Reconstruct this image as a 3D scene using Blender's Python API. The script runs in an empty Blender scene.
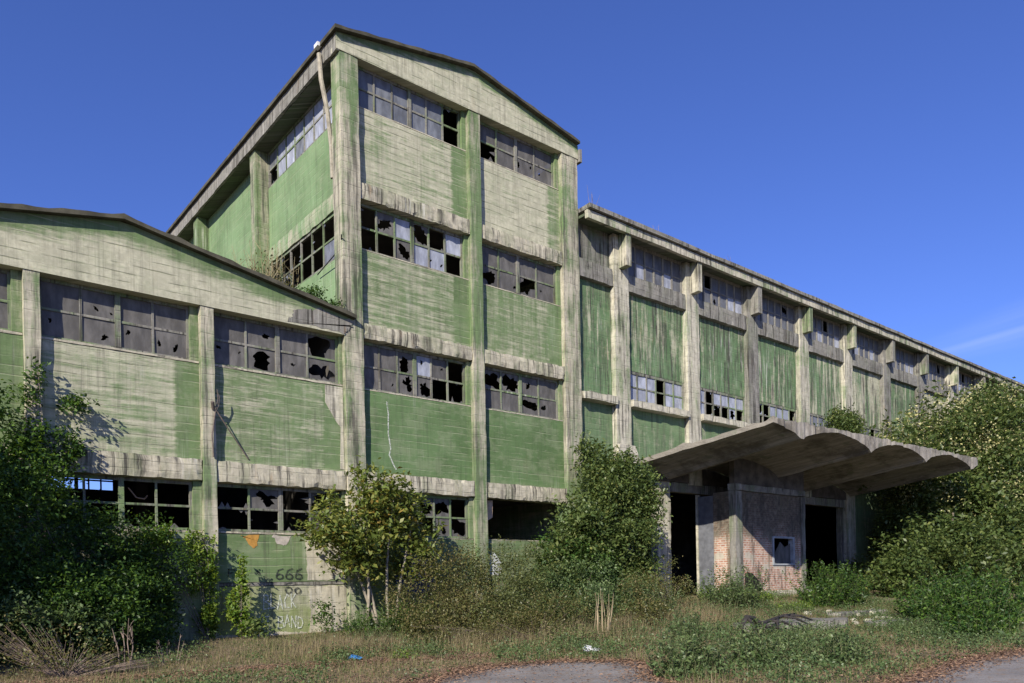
import bpy, math, random
import numpy as np
from mathutils import Matrix, Vector

random.seed(7)
RNG = np.random.default_rng(11)
SC = bpy.context.scene
COL = SC.collection
R = math.radians

# ------------------------------------------------------------------ helpers
class MB:
    """collects geometry for one mesh object"""
    def __init__(self):
        self.v = []; self.f = []
    def quad(self, a, b, c, d):
        n = len(self.v); self.v += [a, b, c, d]; self.f.append((n, n+1, n+2, n+3))
    def poly(self, pts):
        n = len(self.v); self.v += list(pts); self.f.append(tuple(range(n, n+len(pts))))
    def box(self, x0, x1, y0, y1, z0, z1):
        n = len(self.v)
        self.v += [(x0,y0,z0),(x1,y0,z0),(x1,y1,z0),(x0,y1,z0),(x0,y0,z1),(x1,y0,z1),(x1,y1,z1),(x0,y1,z1)]
        for q in ((0,3,2,1),(4,5,6,7),(0,1,5,4),(1,2,6,5),(2,3,7,6),(3,0,4,7)):
            self.f.append(tuple(n+i for i in q))
        return self
    def rough(self, x0, x1, y0, y1, z0, z1, step=0.25, jit=0.012, edge=0.02, seed=0):
        """box cut into a grid whose edges are nibbled, like old concrete"""
        rs = np.random.default_rng(abs(hash((round(x0,2),round(y0,2),round(z0,2),seed))) % 2**31)
        L = [x1-x0, y1-y0, z1-z0]; N = [max(1, min(60, int(round(l/step)))) for l in L]
        key = {}
        def vert(i, j, k):
            q = (i, j, k)
            if q in key: return key[q]
            p = [x0+L[0]*i/N[0], y0+L[1]*j/N[1], z0+L[2]*k/N[2]]
            ext = sum(1 for a, n in zip(q, N) if a in (0, n))
            for ax, (a, n) in enumerate(zip(q, N)):
                d = rs.normal(0, jit)
                if a == 0: d = abs(d)*.6 + (abs(rs.normal(0, edge)) if ext > 1 else 0)
                elif a == n: d = -abs(d)*.6 - (abs(rs.normal(0, edge)) if ext > 1 else 0)
                else: d = rs.normal(0, L[ax]/n*.15)
                p[ax] += max(-L[ax]*.2, min(L[ax]*.2, d))
            key[q] = len(self.v); self.v.append(tuple(p)); return key[q]
        for ax in range(3):
            b, c = (ax+1) % 3, (ax+2) % 3
            for side in (0, N[ax]):
                for m in range(N[b]):
                    for o in range(N[c]):
                        def q(mm, oo):
                            t = [0,0,0]; t[ax] = side; t[b] = mm; t[c] = oo; return vert(*t)
                        fc = (q(m,o), q(m+1,o), q(m+1,o+1), q(m,o+1))
                        self.f.append(fc if side else fc[::-1])
        return self
    def prism(self, poly, axis, a, b):
        """extrude a 2-D polygon along axis ('y': poly in xz, 'x': poly in yz, 'z': poly in xy)"""
        def P(p, t):
            if axis == 'y': return (p[0], t, p[1])
            if axis == 'x': return (t, p[0], p[1])
            return (p[0], p[1], t)
        n = len(self.v); k = len(poly)
        self.v += [P(p, a) for p in poly] + [P(p, b) for p in poly]
        self.f.append(tuple(n+i for i in range(k))); self.f.append(tuple(n+k+i for i in reversed(range(k))))
        for i in range(k):
            j = (i+1) % k; self.f.append((n+i, n+k+i, n+k+j, n+j))
        return self
    def tube(self, pts, r, seg=6):
        pts = [Vector(p) for p in pts]; rr = r if isinstance(r, (list, tuple)) else [r]*len(pts)
        n0 = len(self.v); up = Vector((.13,.21,1)).normalized()
        for i, p in enumerate(pts):
            d = (pts[min(i+1, len(pts)-1)]-pts[max(i-1, 0)])
            d = d.normalized() if d.length > 1e-9 else Vector((0,0,1))
            s = d.cross(up); s = s.normalized() if s.length > 1e-4 else Vector((1,0,0)); t = s.cross(d)
            for k in range(seg):
                a = 2*math.pi*k/seg
                self.v.append(tuple(p+(s*math.cos(a)+t*math.sin(a))*rr[i]))
        for i in range(len(pts)-1):
            for k in range(seg):
                a = n0+i*seg+k; b = n0+i*seg+(k+1) % seg
                self.f.append((a, b, b+seg, a+seg))
        self.f.append(tuple(n0+k for k in reversed(range(seg))))
        e = n0+(len(pts)-1)*seg; self.f.append(tuple(e+k for k in range(seg)))
        return self
    def build(self, name, mat, parent=None, smooth=False):
        me = bpy.data.meshes.new(name); me.from_pydata(self.v, [], self.f); me.update()
        o = bpy.data.objects.new(name, me); COL.objects.link(o)
        if mat: me.materials.append(mat)
        if smooth: me.polygons.foreach_set('use_smooth', [True]*len(me.polygons))
        if parent: o.parent = parent; o.matrix_parent_inverse = Matrix.Translation(-parent.location) if parent.type == 'EMPTY' else Matrix.Identity(4)
        if parent and parent.type != 'EMPTY': o.matrix_parent_inverse = parent.matrix_world.inverted() if parent.parent is None else parent_inv(parent)
        return o
def parent_inv(p):
    # every mesh is modelled in world coordinates: its own world matrix is the identity
    return Matrix.Identity(4)

def from_arrays(name, V, F, mat, parent=None):
    """V (n,3), F (m,4 or 3)"""
    me = bpy.data.meshes.new(name)
    k = F.shape[1]
    me.vertices.add(len(V)); me.vertices.foreach_set('co', V.astype(np.float32).ravel())
    me.loops.add(F.size); me.loops.foreach_set('vertex_index', F.astype(np.int32).ravel())
    me.polygons.add(len(F)); me.polygons.foreach_set('loop_start', np.arange(0, F.size, k, dtype=np.int32))
    me.update(calc_edges=True); me.validate()
    o = bpy.data.objects.new(name, me); COL.objects.link(o); me.materials.append(mat)
    if parent:
        o.parent = parent
        o.matrix_parent_inverse = Matrix.Translation(-parent.location) if parent.type == 'EMPTY' else Matrix.Identity(4)
    return o
def thing(name, label, cat, loc=(0,0,0), group=None):
    o = bpy.data.objects.new(name, None); COL.objects.link(o); o.location = loc
    o.empty_display_size = .3
    o['label'] = label; o['category'] = cat
    if group: o['group'] = group
    return o
def tag(o, label, cat, group=None):
    o['label'] = label; o['category'] = cat
    if group: o['group'] = group
    return o
def kind(o, k, label=None, cat=None):
    o['kind'] = k
    if label: o['label'] = label
    if cat: o['category'] = cat
    return o

def S(t): t = min(1, max(0, t)); return t*t*(3-2*t)
def ground_h(x, y):
    k = S((x-13)/12)
    return .3*S((y+4)/3.5)*(1-k) + .85*k*S((y+10)/7) + .03*math.sin(x*1.3+y*.7)*math.sin(y*1.1-x*.4)*S((y+10)/3)

# ------------------------------------------------------------------ node helpers
class NT:
    def __init__(self, mat):
        self.t = mat.node_tree; self.n = self.t.nodes; self.l = self.t.links
    def new(self, typ, **kw):
        n = self.n.new(typ)
        for k, v in kw.items(): setattr(n, k, v)
        return n
    def put(self, sock, v):
        if isinstance(v, bpy.types.NodeSocket): self.l.new(v, sock)
        elif v is not None: sock.default_value = v
    def math(self, op, a, b=None, c=None, clamp=False):
        n = self.new('ShaderNodeMath', operation=op, use_clamp=clamp)
        for i, x in enumerate((a, b, c)):
            if x is not None: self.put(n.inputs[i], x)
        return n.outputs[0]
    def step(self, x, a, b):
        n = self.new('ShaderNodeMapRange', interpolation_type='SMOOTHSTEP')
        self.put(n.inputs[0], x); self.put(n.inputs[1], a); self.put(n.inputs[2], b)
        n.inputs[3].default_value = 0; n.inputs[4].default_value = 1
        return n.outputs[0]
    def noise(self, vec, scale, detail=4, rough=.55, out=0, dim='3D'):
        n = self.new('ShaderNodeTexNoise', noise_dimensions=dim)
        self.put(n.inputs['Vector'], vec); n.inputs['Scale'].default_value = scale
        n.inputs['Detail'].default_value = detail; n.inputs['Roughness'].default_value = rough
        return n.outputs[out]
    def mix(self, f, a, b):
        n = self.new('ShaderNodeMix', data_type='RGBA')
        self.put(n.inputs[0], f)
        self.put(n.inputs[6], a if isinstance(a, bpy.types.NodeSocket) else (*a, 1))
        self.put(n.inputs[7], b if isinstance(b, bpy.types.NodeSocket) else (*b, 1))
        return n.outputs[2]
    def xyz(self, x, y, z):
        n = self.new('ShaderNodeCombineXYZ')
        for i, v in enumerate((x, y, z)): self.put(n.inputs[i], v)
        return n.outputs[0]
    def pos(self):
        g = self.new('ShaderNodeNewGeometry'); s = self.new('ShaderNodeSeparateXYZ')
        self.l.new(g.outputs['Position'], s.inputs[0])
        return g, s.outputs[0], s.outputs[1], s.outputs[2]
    def bump(self, h, strength=.5, dist=.02):
        n = self.new('ShaderNodeBump'); n.inputs['Strength'].default_value = strength
        n.inputs['Distance'].default_value = dist; self.put(n.inputs['Height'], h); return n.outputs[0]
    def ramp(self, f, stops):
        n = self.new('ShaderNodeValToRGB'); e = n.color_ramp.elements
        e[0].position, e[0].color = stops[0][0], (*stops[0][1], 1)
        e[1].position, e[1].color = stops[-1][0], (*stops[-1][1], 1)
        for p, c in stops[1:-1]:
            k = e.new(p); k.color = (*c, 1)
        self.put(n.inputs[0], f); return n.outputs[0]
def newmat(name):
    m = bpy.data.materials.new(name); m.use_nodes = True
    t = NT(m); b = t.n['Principled BSDF']
    return m, t, b

GREEN = (.098, .148, .06)
PALE = (.53, .485, .37); GREY = (.27, .255, .225)
_mc = {}
def wall_mat(wear=.4, board=.5, vert=.3, big=.4, tone='pale', dark=.25, keep=None, roof=None, seed=0., green=None, soft=.13, moss=0.):
    """painted board-marked concrete. wear 0 = all paint left, 1 = bare"""
    key = (wear, board, vert, big, tone, dark, keep, roof, seed, green, soft, moss)
    if key in _mc: return _mc[key]
    m, t, b = newmat('painted_concrete'); g, x, y, z = t.pos()
    u = t.math('ADD', x, y)
    def uv(su, sv, o=0.): return t.xyz(t.math('MULTIPLY', u, su), t.math('MULTIPLY', z, sv), seed*3.7+o)
    nb = t.noise(uv(1, 1), .55, 5, .6)
    nf = t.noise(uv(1, 1, 5), 5, 6, .65)
    nbo = t.noise(uv(.45, 5.5, 9), 1.15, 5, .68)
    nv = t.noise(uv(4.5, .3, 13), 1.0, 5, .65)
    nbf = t.noise(uv(.9, 9, 15), 1.3, 4, .7)
    s = t.math('MULTIPLY', nbo, board*.75)
    s = t.math('ADD', s, t.math('MULTIPLY', nbf, board*.55))
    s = t.math('ADD', s, t.math('MULTIPLY', nv, vert))
    s = t.math('ADD', s, t.math('MULTIPLY', nb, big))
    s = t.math('ADD', s, t.math('MULTIPLY', nf, .3))
    # paint stays where s > threshold
    th = .5*(board*1.3+vert+big+.3)+(wear-.5)*.5
    if keep:      # strip that kept its paint (flush plaster next to the pier): u0..u1
        k = t.math('MULTIPLY', t.step(u, keep[0]-.12, keep[0]+.1), t.math('SUBTRACT', 1., t.step(u, keep[1]-.05, keep[1]+.05)))
        s = t.math('ADD', s, t.math('MULTIPLY', k, .22))
    if roof:      # paint survives just under the roof edge
        xa, za, sl, wid = roof
        d = t.math('SUBTRACT', t.math('SUBTRACT', za, t.math('MULTIPLY', t.math('ABSOLUTE', t.math('SUBTRACT', x, xa)), sl)), z)
        s = t.math('ADD', s, t.math('MULTIPLY', t.math('SUBTRACT', 1., t.step(d, wid*.1, wid)), .34))
    mask = t.step(s, th-soft, th+soft)
    base = {'pale': PALE, 'grey': GREY, 'cream': (.57, .53, .42), 'olive': (.52, .5, .365)}[tone]
    pc = t.mix(t.step(nf, .35, .7), tuple(c*.72 for c in base), base)
    pc = t.mix(t.step(t.noise(uv(1.3, 1.3, 21), 1.1, 4), .5, .75), pc, tuple(c*.74 for c in base))
    gbase = green or GREEN
    gc = t.mix(t.step(nb, .35, .65), gbase, tuple(min(1, c*1.28+.01) for c in gbase))
    gc = t.mix(t.math('MULTIPLY', t.step(nbo, .48, .7), .55), gc, tuple(.6*c+.4*p for c, p in zip(gbase, (.3,.33,.2))))
    gc = t.mix(t.math('MULTIPLY', t.step(t.noise(uv(6, .5, 33), 1.2, 4), .55, .75), .35), gc, tuple(c*.55 for c in gbase))
    col = t.mix(mask, pc, gc)
    # hairline board joints
    fr = t.math('FRACT', t.math('ADD', t.math('MULTIPLY', z, 4.4), t.math('MULTIPLY', t.noise(uv(.5, .5, 43), 1.3, 3), .5)))
    ln = t.math('MULTIPLY', t.math('SUBTRACT', 1., t.step(t.math('ABSOLUTE', t.math('SUBTRACT', fr, .5)), .015, .11)), t.step(t.noise(uv(.9, 5, 41), 1.2, 4, .65), .42, .6))
    col = t.mix(t.math('MULTIPLY', ln, min(.7, board*1.1)), col, t.mix(mask, (.1,.115,.06), tuple(.55*a+.45*b for a, b in zip(gbase, base))))
    grn = t.math('MULTIPLY', t.step(t.noise(uv(1, 1.4, 47), 1.6, 5, .65), .46, .62), .3 if board > .3 else .12)
    col = t.mix(grn, col, tuple(.6*a+.4*b for a, b in zip(gbase, base)))
    # water stains: dirt run-down and black algae patches, with shapes of their own
    dk = t.math('MULTIPLY', t.step(t.noise(uv(4.2, .3, 51), 1.0, 6, .72), .46, .66), t.step(t.noise(uv(1, .7, 57), .9, 4), .36, .6))
    blot = t.step(t.noise(uv(1, 1, 59), 2.3, 6, .7), .56, .7)
    dk = t.math('MAXIMUM', dk, t.math('MULTIPLY', blot, .55))
    col = t.mix(t.math('MULTIPLY', dk, min(.92, dark*1.5)), col, (.06, .055, .045))
    rust = t.math('MULTIPLY', t.step(t.noise(uv(3, .6, 63), 1.3, 4), .63, .75), .35*dark)
    col = t.mix(rust, col, (.28, .15, .05))
    if moss: col = t.mix(t.math('MULTIPLY', t.step(t.noise(uv(2.2, .8, 71), 1.0, 5), .46, .66), moss), col, (.12, .16, .07))
    # pitting
    run = t.math('MULTIPLY', t.step(t.noise(uv(9, .22, 91), 1.0, 5, .75), .5, .6), t.step(t.noise(uv(1.6, 1.1, 93), 1.0, 4), .36, .54))
    col = t.mix(t.math('MULTIPLY', run, min(.9, dark*1.5)), col, (.045,.042,.036))
    wash = t.math('MULTIPLY', t.step(t.noise(uv(7, .3, 97), 1.0, 4, .7), .56, .7), t.step(nb, .45, .65))
    col = t.mix(t.math('MULTIPLY', wash, min(.7, dark)), col, (.62,.6,.53))
    pit = t.step(t.noise(uv(1, 1, 81), 14, 3, .6), .68, .76)
    col = t.mix(t.math('MULTIPLY', pit, .45), col, (.09, .08, .065))
    t.put(b.inputs['Base Color'], col); b.inputs['Roughness'].default_value = .88
    b.inputs['Specular IOR Level'].default_value = .25
    hh = t.math('ADD', t.math('MULTIPLY', mask, .35), t.math('ADD', t.math('MULTIPLY', nf, .8), t.math('SUBTRACT', t.math('MULTIPLY', nbo, .7), t.math('MULTIPLY', ln, .8))))
    t.put(b.inputs['Normal'], t.bump(hh, .55, .018))
    _mc[key] = m; return m

def plain(name, c, rough=.8, var=.3, scale=3, spec=.3, metal=0):
    m, t, b = newmat(name); g, x, y, z = t.pos()
    n = t.noise(g.outputs['Position'], scale, 5, .6); n2 = t.noise(g.outputs['Position'], scale*6, 3)
    col = t.mix(t.step(n, .3, .7), tuple(k*(1-var) for k in c), tuple(min(1, k*(1+var*.6)) for k in c))
    col = t.mix(t.math('MULTIPLY', t.step(n2, .55, .75), .4), col, tuple(k*.5 for k in c))
    t.put(b.inputs['Base Color'], col); b.inputs['Roughness'].default_value = rough
    b.inputs['Specular IOR Level'].default_value = spec; b.inputs['Metallic'].default_value = metal
    t.put(b.inputs['Normal'], t.bump(n2, .3, .01)); return m

def glass_mat(name, c, rough, dirt=.9, spec=.5):
    m, t, b = newmat(name); g, x, y, z = t.pos()
    u = t.math('ADD', x, y)
    n = t.noise(t.xyz(t.math('MULTIPLY', u, 2.), t.math('MULTIPLY', z, .7), 0.), 2.2, 5, .6)
    isl = g.outputs['Random Per Island']
    col = t.mix(t.step(n, .35, .7), tuple(k*.7 for k in c), tuple(min(1, k*1.25) for k in c))
    col = t.mix(t.math('MULTIPLY', t.step(isl, .0, 1.), .45), col, tuple(k*.5 for k in c))
    t.put(b.inputs['Base Color'], col); b.inputs['Specular IOR Level'].default_value = spec
    t.put(b.inputs['Roughness'], t.math('ADD', rough, t.math('MULTIPLY', n, .2)))
    tr = t.new('ShaderNodeBsdfTransparent'); mx = t.new('ShaderNodeMixShader')
    out = t.n['Material Output']
    t.put(mx.inputs[0], t.math('ADD', dirt-.06, t.math('MULTIPLY', n, .12)))
    t.l.new(tr.outputs[0], mx.inputs[1]); t.l.new(b.outputs[0], mx.inputs[2]); t.l.new(mx.outputs[0], out.inputs[0])
    return m
G_DUST = glass_mat('dusty_wired_glass', (.135, .128, .12), .5, .95, .22)
G_BLUE = glass_mat('dirty_blue_glass', (.17, .18, .2), .3, .94, .4)
G_WING = glass_mat('shade_dark_glass', (.13, .135, .15), .35, .95, .35)  # glass colour darkened to stand in for shade on the wing's upper windows
G_WHITE = glass_mat('frosted_pale_glass', (.36, .38, .44), .35, .97, .5)

def leaf_mat(name, stops, trans=.35, rough=.45):
    m, t, b = newmat(name); g, x, y, z = t.pos()
    n = t.noise(g.outputs['Position'], 1.1, 3)
    f = t.math('ADD', t.math('MULTIPLY', g.outputs['Random Per Island'], .62), t.math('MULTIPLY', n, .4))
    col = t.ramp(f, stops)
    t.put(b.inputs['Base Color'], col); b.inputs['Roughness'].default_value = rough
    b.inputs['Specular IOR Level'].default_value = .35
    tl = t.new('ShaderNodeBsdfTranslucent'); hs = t.new('ShaderNodeHueSaturation')
    t.put(hs.inputs['Color'], col); hs.inputs['Hue'].default_value = .485; hs.inputs['Saturation'].default_value = 1.1; hs.inputs['Value'].default_value = 1.5
    t.l.new(hs.outputs[0], tl.inputs[0])
    mx = t.new('ShaderNodeMixShader'); mx.inputs[0].default_value = trans
    t.l.new(b.outputs[0], mx.inputs[1]); t.l.new(tl.outputs[0], mx.inputs[2]); t.l.new(mx.outputs[0], t.n['Material Output'].inputs[0])
    return m
L_LAUREL = leaf_mat('laurel_leaf', [(.1,(.045,.075,.022)),(.45,(.09,.135,.038)),(.75,(.15,.19,.06)),(.95,(.28,.26,.07))])
L_IVY = leaf_mat('ivy_leaf', [(.1,(.02,.045,.012)),(.5,(.045,.1,.02)),(.8,(.11,.19,.03)),(.98,(.2,.25,.04))])
L_BRIGHT = leaf_mat('young_leaf', [(.1,(.07,.13,.02)),(.5,(.13,.22,.03)),(.9,(.25,.3,.05))])
L_RED = leaf_mat('autumn_tree_leaf', [(.1,(.055,.09,.02)),(.45,(.13,.175,.04)),(.72,(.21,.23,.055)),(.88,(.26,.16,.04)),(.97,(.26,.06,.035))])
L_BLOOM = leaf_mat('blossom', [(.1,(.33,.32,.13)),(.5,(.5,.48,.25)),(.9,(.42,.38,.12))], .25, .7)
L_TREE = leaf_mat('broad_tree_leaf', [(.1,(.035,.062,.018)),(.5,(.078,.118,.032)),(.8,(.14,.175,.05)),(.97,(.26,.26,.09))])
L_GREYGREEN = leaf_mat('grey_green_leaf', [(.1,(.035,.065,.022)),(.5,(.08,.128,.042)),(.85,(.15,.195,.075)),(.98,(.26,.27,.13))], .25)
L_BRAMBLE = leaf_mat('bramble_leaf', [(.1,(.045,.055,.018)),(.4,(.095,.105,.03)),(.65,(.14,.135,.045)),(.85,(.19,.14,.065)),(.98,(.22,.1,.055))], .25)
L_DRY = leaf_mat('dry_stalks', [(.1,(.12,.09,.06)),(.5,(.22,.17,.11)),(.9,(.33,.27,.17))], .1, .8)
L_GRASS = leaf_mat('grass_blade', [(.1,(.05,.085,.02)),(.3,(.1,.14,.035)),(.45,(.17,.17,.06)),(.65,(.25,.195,.11)),(.95,(.3,.235,.145))], .3, .7)
L_LITTER = leaf_mat('fallen_leaf', [(.1,(.09,.06,.045)),(.5,(.2,.12,.075)),(.8,(.28,.17,.1)),(.95,(.35,.3,.24))], .05, .8)
BARK = plain('bark', (.17,.14,.11), .9, .4, 6); PALEBARK = plain('pale_bark', (.27,.235,.18), .9, .35, 5)
DEADWOOD = plain('dead_twig', (.21,.16,.13), .9, .4, 8); GREENSTEM = plain('green_stem', (.11,.12,.055), .8, .4, 8); BLACKBARK = plain('charred_branch', (.035,.03,.028), .9, .4, 8)
FRAME = wall_mat(wear=.5, board=.1, vert=.3, big=.7, tone='grey', dark=.6, seed=3., soft=.1)
FRAME_GREY = wall_mat(wear=.85, board=.1, vert=.3, big=.5, tone='grey', dark=.3, seed=4., soft=.1)
ROOFTOP = plain('mossy_roof_sheet', (.075,.07,.05), .95, .45, 2)
SOFFIT = wall_mat(wear=.35, board=.3, vert=.1, big=.5, tone='grey', dark=.4, seed=9., green=(.05,.07,.035))
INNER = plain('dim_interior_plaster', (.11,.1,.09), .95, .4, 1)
def spray(name, c, cover):
    m = plain(name, c, .75, .2, 9); t = NT(m); g = t.new('ShaderNodeNewGeometry'); b = t.n['Principled BSDF']
    f = t.math('MULTIPLY', t.step(t.noise(g.outputs['Position'], 16, 4, .7), .3, .62), cover)
    tr = t.new('ShaderNodeBsdfTransparent'); mx = t.new('ShaderNodeMixShader'); t.put(mx.inputs[0], f)
    t.l.new(tr.outputs[0], mx.inputs[1]); t.l.new(b.outputs[0], mx.inputs[2]); t.l.new(mx.outputs[0], t.n['Material Output'].inputs[0]); return m
DARKPAINT = spray('spray_black', (.03,.035,.035), .85); WHITEPAINT = spray('spray_white', (.6,.62,.54), .9)
BLUEPAINT = plain('spray_blue', (.04,.07,.2), .7, .3, 5)

# ------------------------------------------------------------------ window builder
def pane(mb, a0, a1, c0, c1, P, state, rs):
    """one pane between a0..a1 (along) and c0..c1 (up); P(a,c) -> 3-D"""
    if state == 'm': 
        if rs.random() < .5: return
        # a few shards left in the rebate
        for _ in range(rs.integers(1, 4)):
            s = rs.random(); e = s+.12+.2*rs.random(); h = (.1+.25*rs.random())
            side = rs.integers(0, 4)
            if side == 0: pts = [(s,0),(min(1,e),0),((s+min(1,e))/2,h)]
            elif side == 1: pts = [(s,1),((s+min(1,e))/2,1-h),(min(1,e),1)]
            elif side == 2: pts = [(0,s),(h,(s+min(1,e))/2),(0,min(1,e))]
            else: pts = [(1,s),(1,min(1,e)),(1-h,(s+min(1,e))/2)]
            mb.poly([P(a0+(a1-a0)*p[0], c0+(c1-c0)*p[1]) for p in pts])
        return
    if state == 'i':
        mb.quad(P(a0,c0), P(a1,c0), P(a1,c1), P(a0,c1)); return
    cells = [(a0,a1,c0,c1)]
    if state == 's' and rs.random() < .5:
        am = a0+(a1-a0)*(.4+.2*rs.random()); cells = [(a0,am,c0,c1),(am,a1,c0,c1)]
    for (b0,b1,d0,d1) in cells:
        W, H = b1-b0, d1-d0
        if state == 's':
            if len(cells) == 2 and rs.random() < .25:
                mb.quad(P(b0,d0), P(b1,d0), P(b1,d1), P(b0,d1)); continue
            r0 = .07+.1*rs.random(); cx = .28+.44*rs.random(); cy = .25+.5*rs.random()
        else: r0 = .3+.14*rs.random(); cx = .42+.16*rs.random(); cy = .42+.16*rs.random()
        N = 24; n0 = len(mb.v); sq = min(W, H) if state == 's' else None
        rad = r0
        for k in range(N):
            a = 2*math.pi*k/N; ca, sa = math.cos(a), math.sin(a)
            # where the ray from the hole's centre meets the pane edge
            tx = ((1-cx)/ca if ca > 1e-6 else (-cx/ca if ca < -1e-6 else 9)); ty = ((1-cy)/sa if sa > 1e-6 else (-cy/sa if sa < -1e-6 else 9))
            T = min(tx, ty)
            rad = rad*.6+.4*r0*(1+rs.normal(0, .55)); rr = max(.03, min(rad*(1+.28*math.sin(a*2+cx*40)+(.25 if rs.random() < .12 else 0)), T*.95))
            ex, ey = cx+ca*T, cy+sa*T
            mb.v.append(P(b0+W*min(1,max(0,ex)), d0+H*min(1,max(0,ey))))
            if sq: mb.v.append(P(b0+W*cx+ca*rr*sq, d0+H*cy+sa*rr*sq) if rr*sq < T*min(W,H)*.95 else P(b0+W*(cx+ca*rr), d0+H*(cy+sa*rr)))
            else: mb.v.append(P(b0+W*(cx+ca*rr), d0+H*(cy+sa*rr)))
        for k in range(N):
            j = (k+1) % N
            mb.f.append((n0+2*k, n0+2*j, n0+2*j+1, n0+2*k+1))
        # corners of the pane that the 24 rays cut off
        for (qx, qy) in ((0,0),(1,0),(1,1),(0,1)):
            ang = math.atan2(qy-cy, qx-cx) % (2*math.pi); k = int(ang/(2*math.pi/N)) % N; j = (k+1) % N
            mb.f.append((n0+2*k, len(mb.v), n0+2*j)); mb.v.append(P(b0+W*qx, d0+H*qy))

def window(parent, a0, a1, z0, z1, off, rows, thick=(), glass=None, frame=None, axis='x', seed=0, mull=.055, tmid=.06, border=.06, shed=()):
    """frame is the part, the panes of each kind of glass its children. axis 'x': along x at y=off; 'y': along y at x=off"""
    rs = np.random.default_rng(seed+100)
    nr = len(rows); nc = len(rows[0])
    fb = MB()
    def BX(p0, p1, q0, q1, d0, d1):
        if axis == 'x': fb.box(p0, p1, off+d0, off+d1, q0, q1)
        else: fb.box(off+d0, off+d1, p0, p1, q0, q1)
    D = .05
    BX(a0, a0+border, z0, z1, -.02, D+.02); BX(a1-border, a1, z0, z1, -.02, D+.02)
    BX(a0+border, a1-border, z1-border*1.5, z1, -.018, D+.02); BX(a0+border, a1-border, z0, z0+border, -.018, D+.02)
    xs = [a0+border+(a1-a0-2*border)*i/nc for i in range(nc+1)]
    zs = [z0+border+(z1-z0-2.5*border)*j/nr for j in range(nr+1)]
    for i in range(1, nc):
        w = (.13 if i in thick else mull)/2
        if i in shed: continue
        BX(xs[i]-w, xs[i]+w, z0+border, z1-border*1.5, -.03 if i in thick else -.012, D)
    for j in range(1, nr):
        for i in range(nc):
            l = 0 if i == 0 else (.13 if i in thick else mull)/2
            r = 0 if i == nc-1 else (.13 if i+1 in thick else mull)/2
            if i in shed or i+1 in shed: l = 0 if i in shed else l; r = 0 if i+1 in shed else r
            BX(xs[i]+l, xs[i+1]-r, zs[j]-tmid/2, zs[j]+tmid/2, -.004, D-.006)
    f = fb.build('window', frame or FRAME, parent)
    g = {'n': MB(), 'w': MB()}
    def P(a, c): 
        return (a, off+.022, c) if axis == 'x' else (off+.022, a, c)
    for r, row in enumerate(rows):           # row 0 is the top row
        j = nr-1-r
        for i, st in enumerate(row):
            kk = 'w' if st.isupper() else 'n'
            ta, tz = rs.normal(0, .016), rs.normal(0, .012); am, zm = (xs[i]+xs[i+1])/2, (zs[j]+zs[j+1])/2
            def PP(a, c, ta=ta, tz=tz, am=am, zm=zm):
                q = list(P(a, c)); q[1 if axis == 'x' else 0] += ta*(a-am)+tz*(c-zm); return tuple(q)
            pane(g[kk], xs[i], xs[i+1], zs[j], zs[j+1], PP, st.lower(), rs)
    if g['n'].f: g['n'].build('glass', glass or G_DUST, f)
    if g['w'].f: g['w'].build('glass', G_WHITE, f)
    return f
def strokes(name, lines, y, mat, parent, w=.03):
    """hand lettering: ribbons in the xz plane standing just proud of the wall"""
    mb = MB()
    for ln in lines:
        for (p, q) in zip(ln[:-1], ln[1:]):
            d = Vector((q[0]-p[0], q[1]-p[1])); L = d.length
            if L < 1e-6: continue
            d /= L; n = Vector((-d.y, d.x))*w/2; e = d*w*.35
            a = Vector(p)-e; b = Vector(q)+e
            yy = y-.0002*len(mb.f)
            mb.quad((a.x-n.x,yy,a.y-n.y),(b.x-n.x,yy,b.y-n.y),(b.x+n.x,yy,b.y+n.y),(a.x+n.x,yy,a.y+n.y))
    return mb.build(name, mat, parent)
def arc(cx, cz, rx, rz, a0, a1, n=10):
    return [(cx+rx*math.cos(R(a0+(a1-a0)*i/n)), cz+rz*math.sin(R(a0+(a1-a0)*i/n))) for i in range(n+1)]

def wob(pts, amp, n=6, seed=0):
    rs = np.random.default_rng(seed); out = []
    for (p, q) in zip(pts, pts[1:]+pts[:1]):
        for k in range(n):
            f = k/n; out.append((p[0]+(q[0]-p[0])*f+rs.normal(0,amp), p[1]+(q[1]-p[1])*f+rs.normal(0,amp)))
    return out
def edge_wob(pts, amp, step, seed=0):
    rs = np.random.default_rng(seed); out = []
    for (p, q) in zip(pts, pts[1:]+pts[:1]):
        L = math.hypot(q[0]-p[0], q[1]-p[1]); n = max(1, min(60, int(L/step))); nx_, ny_ = -(q[1]-p[1])/L, (q[0]-p[0])/L
        for k in range(n):
            f = k/n; d = rs.normal(0, amp) if k else 0
            out.append((p[0]+(q[0]-p[0])*f+nx_*d, p[1]+(q[1]-p[1])*f+ny_*d))
    return out
YP = .2      # face of the infill panels; piers stand at y = 0
YW = .33     # window frames, deep in the reveal
# =================================================================== LEFT BUILDING
LB = thing('low_factory_hall', 'low gabled green and cream concrete factory hall with long rows of dusty broken windows', 'building', (5.1, 0, 0))
XL0, XL1 = -1.2, 11.38
piers = [(-1.2,-.84),(2.93,3.29),(7.06,7.43)]
for i, (a, b) in enumerate(piers):
    MB().rough(a, b, 0, .5, -.3, 9.42, .3, .006, .008, i).build('pier', wall_mat(wear=[.5,.56,.58][i], board=.15, vert=.6, big=.7, dark=.45, seed=20.+i), LB)
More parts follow.
